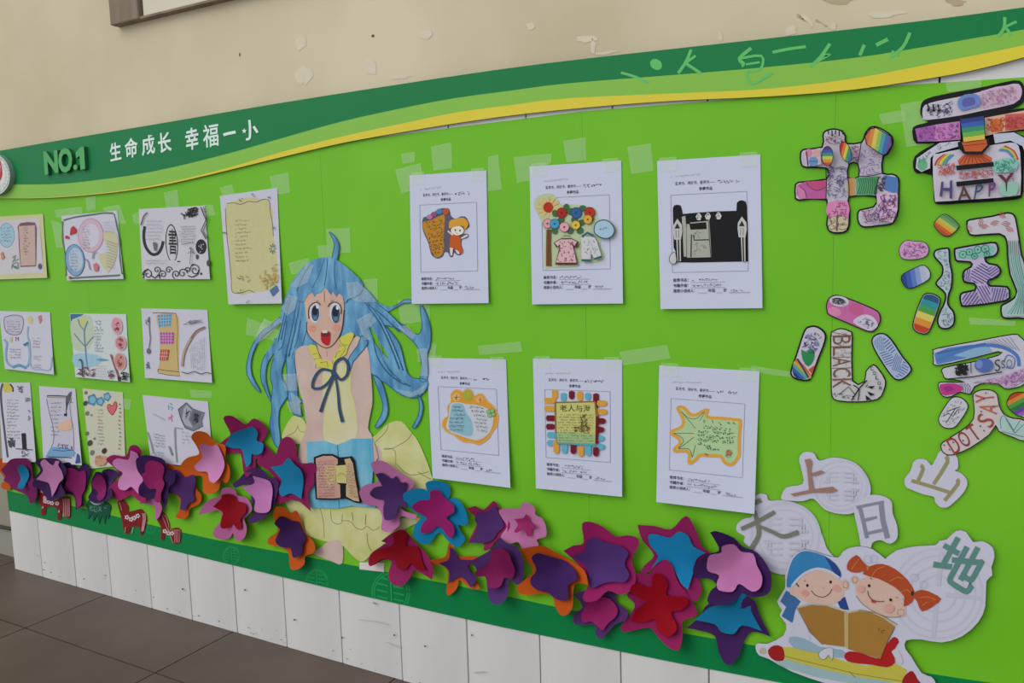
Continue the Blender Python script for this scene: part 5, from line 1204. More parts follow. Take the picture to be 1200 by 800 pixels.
ol = u((292, 330), (310, 290), (360, 272), (420, 290), (437, 330), (438, 610), (510, 615), (520, 550), (570, 505), (610, 540), (652, 610), (640, 680), (600, 735), (480, 752), (340, 745), (300, 710), (295, 600)); o, b = charpiece('hooked stroke of 心 lettered BLACK down its upright', ol, (), 1.3, (204, 202, 204), 2)
for i, ch in enumerate('BLACK'):
    y = 318 + i * 70
    b.text(ch, [u((425, y))[0], u((425, y + 58))[0], u((308, y + 62))[0], u((308, y + 4))[0]], (134, 92, 72), 0.0)
for i in range(5):
    b.line(u((300, 322 + i * 70), (430, 318 + i * 70)), .8, (150, 110, 86))
b.line(u((310, 300), (425, 320)), .7, (150, 90, 80)); b.doodle(u((305, 300), (430, 300), (430, 640), (305, 650)), 76, 3, .4, [(120, 120, 130)], 3)
b.line(u((430, 740), (480, 660), (530, 610)), 1.4, BLACK, 2).line(u((440, 640), (480, 670), (470, 740)), 1.2, BLACK, 2).line(u((350, 700), (410, 650), (450, 700)), .9, BLACK)
for q in [[(520, 650), (565, 600), (545, 620), (525, 655)], [(530, 650), (580, 645), (560, 665)], [(530, 680), (580, 700), (550, 710)], [(520, 705), (560, 735), (525, 738)]]:
    b.fill(u(*q), BLACK, step=0)
for i, (x, y, ch) in enumerate([(560, 535, 'C'), (578, 565, 'O'), (595, 595, 'L'), (608, 630, 'O'), (618, 662, 'R')]):
    b.text(ch, u((x - 10, y - 14), (x + 10, y - 14), (x + 10, y + 10), (x - 10, y + 10)), INK, 0.01)
p = u((315, 695), (440, 720)); b.writing(*p[0], *p[1], 4, INK, 5, 1, .7); b.build('drawing', o)
ol = u((560, 340), (590, 310), (640, 305), (690, 345), (760, 450), (815, 520), (812, 560), (760, 605), (710, 605), (660, 550), (590, 440), (562, 380)); o, b = charpiece('blue hatched capsule, right dot of 心', ol, (), 1.6, (176, 192, 218)); R = random.Random(3)
for pg, an, n in [([(578, 350), (610, 325), (640, 330), (640, 420), (605, 420), (575, 375)], 0, 7), ([(640, 335), (670, 345), (715, 410), (690, 440), (640, 400)], 50, 6), ([(610, 430), (650, 420), (700, 450), (690, 520), (650, 510)], 70, 7), ([(715, 430), (760, 470), (740, 560), (690, 540), (700, 470)], 20, 6), ([(765, 480), (800, 525), (790, 560), (750, 590), (710, 585), (740, 560)], 120, 7)]:
    b.hatch(u(*pg), an, n, .34, (84, 106, 166))
b.build('drawing', o)

# 灵
u = crop(1085, 380, 4.706)
ol = u((38, 150), (60, 130), (300, 85), (480, 52), (520, 65), (560, 110), (590, 200), (560, 320), (480, 355), (430, 355), (400, 332), (330, 325), (270, 345), (245, 387), (190, 375), (140, 400), (95, 400), (70, 360), (68, 322), (110, 315), (220, 318), (140, 305), (105, 300), (90, 270), (95, 237), (250, 206), (400, 168), (398, 152), (250, 190), (60, 230), (40, 200)); o, b = charpiece('upper part of 灵 with blue waves and a pink tail', ol, (), 1.1, (204, 202, 216), 2)
b.fill(u((45, 160), (120, 130), (260, 110), (250, 180), (60, 222)), (88, 136, 196), step=0); b.fill(u((140, 170), (260, 115), (340, 110), (370, 150), (240, 185)), (140, 180, 214), step=0)
b.line(u((60, 200), (180, 150), (300, 115), (420, 125), (500, 170), (515, 230)), 4.2, (84, 126, 196), 4); b.line(u((60, 160), (200, 130), (330, 105)), 2.2, (70, 110, 180), 4); b.line(u((430, 210), (450, 170), (490, 190), (480, 240), (440, 235)), 1.6, (110, 130, 190), 4)
for i in range(7):
    b.line(u((330 + i * 22, 92 - i * 4), (420 + i * 16, 120 + i * 4)), .5, (110, 110, 150))
b.fill(u((80, 330), (160, 325), (200, 345), (190, 370), (105, 392), (80, 365)), (196, 62, 140), sm=2); b.fill(scale_of(u((80, 330), (160, 325), (190, 365), (105, 392), (80, 365)), .5), (160, 50, 140), step=0)
for k in range(4):
    b.line(u((185 + k * 14, 325), (205 + k * 13, 345), (205 + k * 12, 375)), .7, (140, 90, 150), 3)
b.fill(u((250, 320), (420, 285), (540, 240), (560, 300), (480, 345), (430, 345), (400, 322)), (206, 176, 210), step=0); b.doodle(u((250, 320), (420, 285), (550, 240), (560, 300), (480, 345)), 114, 3.4, .5, [(170, 110, 170), (150, 100, 160)], 5, .8)
b.line(u((105, 302), (250, 290), (420, 262)), 1.2, BLACK); b.ell(*u((320, 225))[0], 11, 8.5, (84, 112, 180)); b.ell(*u((295, 220))[0], 4, 5, (120, 146, 204)); b.doodle(u((155, 225), (235, 215), (235, 280), (165, 280)), 49, 5, 1.5, [BLACK, (40, 40, 44)], 4); b.line(u((248, 205), (250, 270)), .9, BLACK); b.text('S', u((378, 195), (410, 190), (412, 255), (382, 262)), (70, 70, 80)); b.text('S', u((415, 200), (435, 196), (437, 240), (418, 244)), (70, 70, 80)); b.text('O', u((442, 196), (475, 190), (478, 236), (446, 242)), (110, 120, 150))
b.build('drawing', o)
ol = u((68, 530), (80, 490), (130, 415), (160, 398), (200, 405), (232, 440), (225, 480), (170, 560), (130, 575), (90, 565)); o, b = charpiece('small white capsule with a black doodle, left dot of 灵', ol, (), 1.0, (206, 206, 216)); b.line(u((110, 545), (165, 460)), .9, BLACK).line(u((115, 480), (185, 455), (180, 490)), .9, BLACK).line(u((95, 505), (125, 490), (150, 505), (175, 470)), .9, BLACK); b.doodle(scale_of(ol, .85), 49, 3, .4, [(130, 130, 145)], 3); b.build('drawing', o)
ol = u((82, 680), (90, 650), (200, 580), (260, 520), (262, 440), (258, 385), (300, 360), (360, 360), (395, 385), (405, 440), (430, 490), (480, 515), (560, 535), (560, 645), (470, 620), (400, 590), (385, 560), (350, 610), (250, 680), (170, 715), (120, 722), (90, 702)); o, b = charpiece('bent leg of 灵 lettered DOT SAY beside a pale leaf', ol, (), 1.1, (212, 198, 200), 2, .0062)
b.fill(u((405, 500), (440, 510), (541, 545), (541, 635), (470, 612), (405, 580), (395, 545)), (176, 206, 204), step=0)
for pts in [[(415, 575), (410, 530), (430, 500), (470, 560), (490, 600)], [(490, 600), (540, 550)], [(480, 590), (520, 530)], [(420, 590), (480, 605), (540, 620)], [(440, 520), (490, 600)]]:
    b.line(u(*pts), .7, (70, 120, 120), 2)
RD2 = (160, 62, 60)
def lt(ch, cx, cy, w, h, ang, col):
    an = math.radians(ang); ca, sa = math.cos(an), math.sin(an)
    b.text(ch, [u((cx + x * ca - y * sa, cy + x * sa + y * ca))[0] for x, y in ((-w, -h), (w, -h), (w, h), (-w, h))], col, 0.004)
lt('D', 155, 665, 26, 48, -32, RD2); lt('O', 210, 632, 26, 46, -34, RD2); lt('T', 262, 595, 24, 46, -36, RD2); lt('S', 330, 530, 24, 50, -60, (170, 76, 66)); lt('A', 345, 462, 26, 52, -80, (190, 110, 80)); lt('Y', 325, 405, 24, 52, -95, (190, 100, 80))
for x, y in [(130, 690), (150, 650), (205, 640), (235, 660), (290, 630), (320, 585), (300, 560), (305, 480), (375, 455), (320, 410), (330, 378), (100, 665)]:
    b.ell(*u((x, y))[0], .9, .9, (60, 70, 130))
b.build('drawing', o)
ol = u((445, 430), (470, 385), (520, 372), (600, 390), (620, 450), (590, 505), (520, 510), (460, 470)); o, b = charpiece('rainbow-striped oval at the right edge, right dot of 灵', ol, (), .9, LIL); b.bands(inset(smooth(ol, 3), .9), 62, [(190, 70, 36), (216, 140, 60), (80, 160, 70), (50, 120, 70), (110, 70, 160), (150, 110, 180), (206, 198, 214)]); b.build('drawing', o)

# ------------------------------------------------------------------ printed cut-out of reading children with character bubbles
V1 = crop(860, 520, 4.706); V2 = crop(1040, 510, 8.89); V3 = crop(900, 630, 4.706); V4 = crop(980, 610, 4.21); V5 = crop(880, 700, 5.217)
card = mat((188, 187, 204), .6, .02, 12, .2); side_c = mat((96, 96, 100), .8)
FRET = (201, 200, 218)
kids = empty('reading_children_cutout', W(1000, 720, .004)); tag(kids, 'white-edged cut-out of two cartoon children reading a book on a giant pencil', 'paper cutout')
def fret(a, cx, cy, rx, ry, rot=0):
    a.loop(ellipse(cx, cy, rx, ry, rot, 40), rx * .09, FRET); a.loop(ellipse(cx, cy, rx * .8, ry * .8, rot, 36), rx * .04, FRET)
    for sx in (-1, 1):
        for sy in (-1, 1):
            for k in (.18, .36, .54):
                x0, y0 = cx + sx * rx * .1, cy + sy * ry * k; x1 = cx + sx * rx * (.72 - .5 * k)
                a.line([(x0, y0), (x1, y0)], rx * .06, FRET); a.line([(x1, y0), (x1, cy + sy * ry * .1)], rx * .06, FRET)
def bubble(name, ol, lab, d=.006):
    a = Art(d); a.fill(ol, card, thick=.0026, side=side_c, sm=3); o = a.build(name)
    tag(o, lab, 'paper cutout', 'character bubbles of the cut-out'); return o, Art(d + .0001)
o, b = bubble('character_bubble', V1((110, 300), (140, 275), (180, 280), (195, 312), (270, 310), (340, 325), (400, 365), (450, 430), (490, 510), (515, 580), (560, 640), (500, 700), (300, 722), (200, 700), (150, 640), (100, 580), (55, 540), (60, 510), (15, 480), (20, 440), (60, 410), (105, 395)), 'round white bubble with a grey character 天 beside the lowest form', .0048)
fret(b, *V1((285, 510))[0], 40, 39); G = (126, 128, 116)
b.line(V1((108, 330), (150, 308)), 5, G).line(V1((40, 468), (120, 432), (225, 374)), 4.6, G, 3).line(V1((113, 370), (130, 440), (135, 505), (92, 580)), 4.6, G, 3, 5.4).line(V1((145, 455), (220, 488), (275, 510), (355, 486)), 3.6, G, 3, 5.6); b.build('print', o)
o, b = bubble('character_bubble', V1((360, 80), (390, 45), (440, 50), (470, 92), (540, 75), (620, 85), (690, 120), (740, 190), (755, 260), (730, 320), (660, 380), (580, 385), (500, 360), (440, 302), (380, 315), (300, 312), (260, 300), (290, 240), (380, 220), (375, 150)), 'round white bubble with a brown character 上', .0064)
fret(b, *V1((590, 232))[0], 31, 29); G = (164, 126, 114)
b.fill(V1((390, 88), (420, 80), (432, 95), (425, 150), (440, 240), (445, 265), (415, 268), (410, 200), (402, 130)), G, step=0).fill(V1((432, 160), (480, 145), (502, 155), (470, 170), (430, 178)), G, step=0).fill(V1((312, 275), (430, 250), (545, 235), (572, 255), (545, 268), (430, 268), (330, 288)), G, step=0); b.build('print', o)
o, b = bubble('character_bubble', V1((660, 350), (690, 310), (760, 280), (830, 290), (870, 320), (875, 380), (900, 450), (900, 520), (860, 550), (810, 530), (765, 545), (750, 590), (710, 600), (690, 500)), 'white-edged tag with a grey character 日 below the brown 上', .0072)
G = (142, 144, 164); b.line(V1((675, 350), (750, 335), (828, 320)), 3.6, G).line(V1((695, 350), (715, 430), (735, 520)), 5, G).line(V1((812, 325), (822, 420), (848, 520)), 6.4, G).line(V1((725, 420), (790, 403)), 4.2, G, 0, 3).line(V1((730, 494), (835, 472)), 3.8, G); b.build('print', o)
o, b = bubble('character_bubble', V2((180, 450), (240, 370), (270, 280), (320, 245), (390, 250), (430, 280), (460, 312), (500, 250), (540, 170), (600, 150), (690, 190), (730, 240), (735, 340), (702, 366), (760, 390), (820, 450), (830, 520), (780, 610), (690, 700), (620, 750), (550, 745), (495, 690), (485, 640), (380, 615), (260, 570), (190, 530)), 'white-edged tag with an olive character 山 under the lettered leg', .0048)
G = (156, 152, 108); b.line(V2((345, 310), (372, 350), (320, 470)), 4.6, G, 2).line(V2((605, 220), (625, 280), (480, 510)), 5.4, G, 2, 4.4).line(V2((720, 460), (735, 505), (595, 680)), 5, G, 2, 4.4).line(V2((250, 470), (450, 530), (650, 595)), 4.2, G); b.build('print', o)
# card with the children and the 地 bubble
ol = (V3((95, 275), (95, 210), (130, 110), (200, 65), (300, 90), (385, 110), (410, 80), (450, 55), (520, 48), (580, 65), (640, 110)) + V4((245, 185), (300, 145), (400, 125), (490, 120), (510, 98), (545, 92), (590, 50), (640, 55), (675, 105), (720, 100), (770, 130), (780, 180), (765, 230), (770, 270), (740, 300), (735, 420), (700, 500), (620, 570), (520, 600), (420, 585), (345, 590), (340, 630), (370, 670), (420, 750), (470, 770), (490, 800))
      + V5((1112, 545), (1100, 600), (800, 610), (600, 560), (450, 522), (250, 452), (110, 375), (50, 352), (28, 310), (40, 278), (100, 282), (200, 230), (215, 160), (175, 110), (190, 75)) + V3((50, 350)))
a = Art(.0105); a.fill(ol, card, thick=.0030, side=side_c, sm=2); a.build('card', kids)
b = Art(.0106)
cx, cy = V4((500, 360))[0]
for k in (.97, .82, .6, .4):
    b.loop(ellipse(cx, cy, 54 * k, 54 * k, 0, 44), 3.2 if k > .9 else 2.4, FRET)
for k in range(4):
    an = k * math.pi / 2 + .1; b.line([(cx + 10 * math.cos(an), cy + 10 * math.sin(an)), (cx + 50 * math.cos(an), cy + 50 * math.sin(an))], 5, (200, 198, 216))
G = (96, 144, 136)
b.text('地', V4((562, 58), (765, 165), (655, 378), (452, 250)), G, .022)
b.build('bubble_print', kids)
SK = (220, 186, 172); OUT = (84, 66, 62)
b = Art(.0110)   # boy
BLU = mat((46, 118, 170), .5, .08, 30); DBL = (40, 72, 140)
b.fill(V3((120, 300), (180, 350), (150, 400), (135, 470), (75, 432), (100, 380), (68, 350), (100, 290)), (64, 112, 168), step=0); b.fill(V3((380, 345), (425, 325), (447, 398), (400, 392)), DBL, step=0)
b.fill(V3((150, 265), (190, 215), (270, 180), (350, 190), (402, 235), (420, 300), (400, 345), (340, 365), (240, 362), (180, 335), (125, 312), (120, 280)), SK, sm=2); b.ell(*V3((425, 258))[0], 5, 6.4, SK); b.loop(ellipse(*V3((428, 258))[0], 3, 4, 0, 12), .4, OUT)
b.fill(V3((103, 265), (108, 200), (135, 120), (180, 78), (230, 74), (310, 98), (372, 142), (402, 190), (398, 218), (340, 178), (270, 162), (200, 188), (150, 235), (122, 272)), BLU, sm=2); b.fill(V3((310, 98), (372, 142), (402, 190), (398, 218), (360, 190), (335, 140)), DBL, step=0)
b.line(V3((132, 268), (165, 228), (210, 192), (270, 172), (335, 184), (392, 222)), 3.2, (206, 206, 222), 3)
b.ell(*V3((205, 305))[0], 4.6, 4, (222, 158, 146)); b.ell(*V3((380, 278))[0], 5, 4.4, (222, 164, 152)); b.ell(*V3((217, 262))[0], 1.4, 1.9, (40, 34, 40)); b.ell(*V3((345, 243))[0], 1.4, 1.9, (40, 34, 40)); b.line(V3((238, 290), (265, 318), (305, 326), (338, 308), (352, 282)), .8, OUT, 3); b.line(V3((200, 240), (208, 232)), .6, OUT); b.line(V3((155, 250), (170, 270)), 1.2, (50, 40, 40))
b.ell(*V3((302, 275))[0], 1.3, 1.0, (226, 170, 160)); b.build('boy', kids)
b = Art(.0112)   # girl
HR = mat((164, 66, 30), .5, .1, 60); HL = (206, 128, 70)
b.fill(V4((95, 320), (120, 290), (165, 275), (240, 300), (305, 345), (335, 400), (345, 440), (320, 472), (260, 472), (200, 452), (130, 412), (100, 372)), SK, sm=2); b.ell(*V4((92, 290))[0], 5, 5.4, SK); b.ell(*V4((320, 450))[0], 6.2, 6, SK); b.loop(ellipse(*V4((320, 452))[0], 4, 3.8, 0, 12), .4, OUT); b.loop(ellipse(*V4((92, 292))[0], 3, 3.4, 0, 12), .4, OUT)
b.line(V4((98, 370), (135, 415), (200, 455), (260, 476), (320, 472)), .5, OUT, 3)
b.fill(V4((130, 262), (170, 222), (230, 213), (290, 238), (350, 290), (387, 350), (375, 400), (332, 422), (335, 375), (285, 325), (205, 285)), HR, sm=2)
b.fill(V4((53, 240), (60, 200), (100, 168), (130, 200), (157, 230), (130, 250), (90, 256)), HR, sm=2); b.fill(V4((378, 362), (420, 340), (470, 355), (517, 385), (480, 420), (422, 447), (400, 400)), HR, sm=2)
for pts in [[(175, 275), (200, 240), (240, 225)], [(260, 300), (300, 280), (330, 285)], [(320, 350), (350, 340), (370, 360)], [(75, 240), (100, 205), (110, 190)], [(410, 380), (450, 375), (490, 390)], [(420, 420), (450, 400)]]:
    b.line(V4(*pts), 1.0, HL, 3)
b.ell(*V4((155, 232))[0], 1.6, 3, (190, 130, 60)); b.ell(*V4((375, 358))[0], 1.8, 2.6, (60, 50, 44)); b.ell(*V4((122, 335))[0], 4.6, 4.2, (222, 166, 154)); b.ell(*V4((262, 432))[0], 5.6, 5.2, (222, 166, 154))
b.ell(*V4((162, 320))[0], 1.5, 1.9, (40, 34, 40)); b.ell(*V4((268, 390))[0], 1.5, 1.9, (40, 34, 40)); b.line(V4((155, 345), (160, 370), (180, 390), (210, 398), (236, 396)), .8, OUT, 3); b.fill(V4((170, 385), (200, 395), (190, 406), (175, 402)), (190, 60, 60), step=0); b.line(V4((165, 282), (178, 288)), .6, OUT); b.line(V4((296, 375), (304, 382)), .6, OUT)
for x, y in [(155, 190), (185, 188), (385, 280), (430, 315)]:
    b.loop(ellipse(*V4((x, y))[0], 4.5, 4.5, 0, 14), .5, (176, 180, 206))
b.build('girl', kids)
b = Art(.0108)   # pencil
b.fill(V5((190, 300), (260, 305), (420, 340), (580, 390), (700, 415), (880, 400), (955, 440), (930, 525), (700, 492), (500, 452), (300, 402), (200, 372)), (202, 194, 78), sm=0); b.fill(V5((195, 372), (300, 402), (500, 452), (700, 492), (930, 525), (930, 570), (700, 540), (400, 485), (200, 425), (120, 372)), (160, 190, 194), sm=0)
b.fill(V5((104, 322), (140, 292), (190, 300), (206, 350), (196, 385), (150, 385), (115, 360)), (164, 30, 30), sm=2); b.fill(V5((925, 505), (958, 460), (990, 450), (1020, 500), (1045, 545), (935, 570)), (164, 30, 30), sm=2); b.ell(*V5((72, 325))[0], 4, 4, (196, 180, 150)); b.line(V5((195, 355), (420, 410), (640, 465), (930, 512)), .5, (110, 110, 70)); b.line(V5((600, 450), (640, 490)), .6, (110, 120, 100))
b.build('pencil', kids)
b = Art(.0114)
b.fill(V5((265, 125), (310, 92), (345, 180), (360, 280), (300, 300), (225, 265), (240, 200)), (204, 206, 220), sm=2)
b.fill(V5((235, 240), (330, 250), (420, 300), (560, 320), (570, 370), (420, 340), (260, 305)), (150, 178, 196), sm=2)
b.fill(V5((570, 355), (600, 328), (680, 340), (770, 372), (800, 330), (850, 260), (880, 240), (905, 270), (870, 330), (882, 395), (830, 425), (740, 410), (650, 402), (590, 388)), (180, 30, 34), sm=2)
b.fill(V5((415, 340), (450, 312), (500, 310), (497, 385), (475, 350), (455, 375), (425, 372)), (210, 210, 222), sm=2); b.loop(V5((415, 340), (450, 312), (500, 310), (497, 385), (475, 350), (455, 375), (425, 372)), .4, OUT, 2); b.fill(V5((860, 330), (900, 320), (930, 390), (905, 400)), (208, 206, 218), sm=2)
b.build('clothing', kids)
b = Art(.0119)
b.fill(V3((165, 388), (240, 370), (320, 374), (420, 408), (425, 440), (425, 600), (300, 585), (232, 520)), (166, 120, 54), sm=0); b.fill(V3((438, 420), (500, 405), (560, 410), (630, 440), (700, 490), (665, 560), (620, 668), (440, 612)), (172, 126, 56), sm=0)
b.fill(V3((420, 405), (442, 415), (442, 612), (422, 600)), (196, 172, 120), step=0); b.line(V3((160, 382), (240, 362), (330, 368), (425, 402)), 1.6, (206, 196, 160), 3); b.line(V3((440, 412), (510, 398), (600, 418), (705, 482)), 1.6, (206, 190, 130), 3); b.line(V3((160, 388), (232, 520), (300, 588)), .5, OUT); b.line(V3((700, 492), (662, 565), (620, 668)), .5, OUT); b.line(V3((500, 398), (610, 420), (715, 478)), .5, OUT, 3)
b.doodle(V3((600, 490), (670, 500), (620, 560)), 6, 3, .7, [(80, 56, 36)], 3); b.build('book', kids)

# ------------------------------------------------------------------ paper flowers along the foot of the board
def flower_layer(name, outline, rgb, d0, cup, parent, seed, power=1.7):
    R = random.Random(seed)
    ol = smooth(keep_corners(outline), 3); n = len(ol)
    cx = sum(p[0] for p in ol) / n; cy = sum(p[1] for p in ol) / n
    rmax = max(math.hypot(p[0] - cx, p[1] - cy) for p in ol)
    phs = [R.uniform(0, 6.28) for _ in range(3)]
    def depth(x, y):
        r = math.hypot(x - cx, y - cy) / rmax; an = math.atan2(y - cy, x - cx)
        w = 1 + .45 * math.sin(2 * an + phs[0]) + .35 * math.sin(3 * an + phs[1])
        return d0 + cup * (r ** power) * max(.08, w) + .0012 * r * math.sin(5 * an + phs[2])
    m = mat((int(rgb[0] * .82), int(rgb[1] * (.71 if rgb[2] < 40 else .85)), int(rgb[2] * (.87 if rgb[1] > 90 else .79))), .68, .05, 50, .1)
    p, f = triangulate(ol, (), 5.0)
    a = Art(depth); a.tris(p, f, m, .0005)
    o = a.build(name, parent); 
    o.data.polygons.foreach_set('use_smooth', [True] * len(o.data.polygons)); o.data.set_sharp_from_angle(angle=.8)
    return o
PU, PUD, MA, PK, TQ, ORG, RDF, LPK = (84, 44, 116), (62, 28, 90), (158, 34, 108), (212, 128, 186), (26, 128, 172), (214, 108, 26), (158, 12, 30), (222, 140, 190)
A_ = crop(0, 510, 6.15); B_ = crop(100, 510, 6.15); C_ = crop(190, 480, 5); D_ = crop(290, 490, 4.21); E_ = crop(415, 530, 4.707); F_ = crop(505, 570, 5); G_ = crop(600, 590, 4.706); H_ = crop(720, 590, 4)
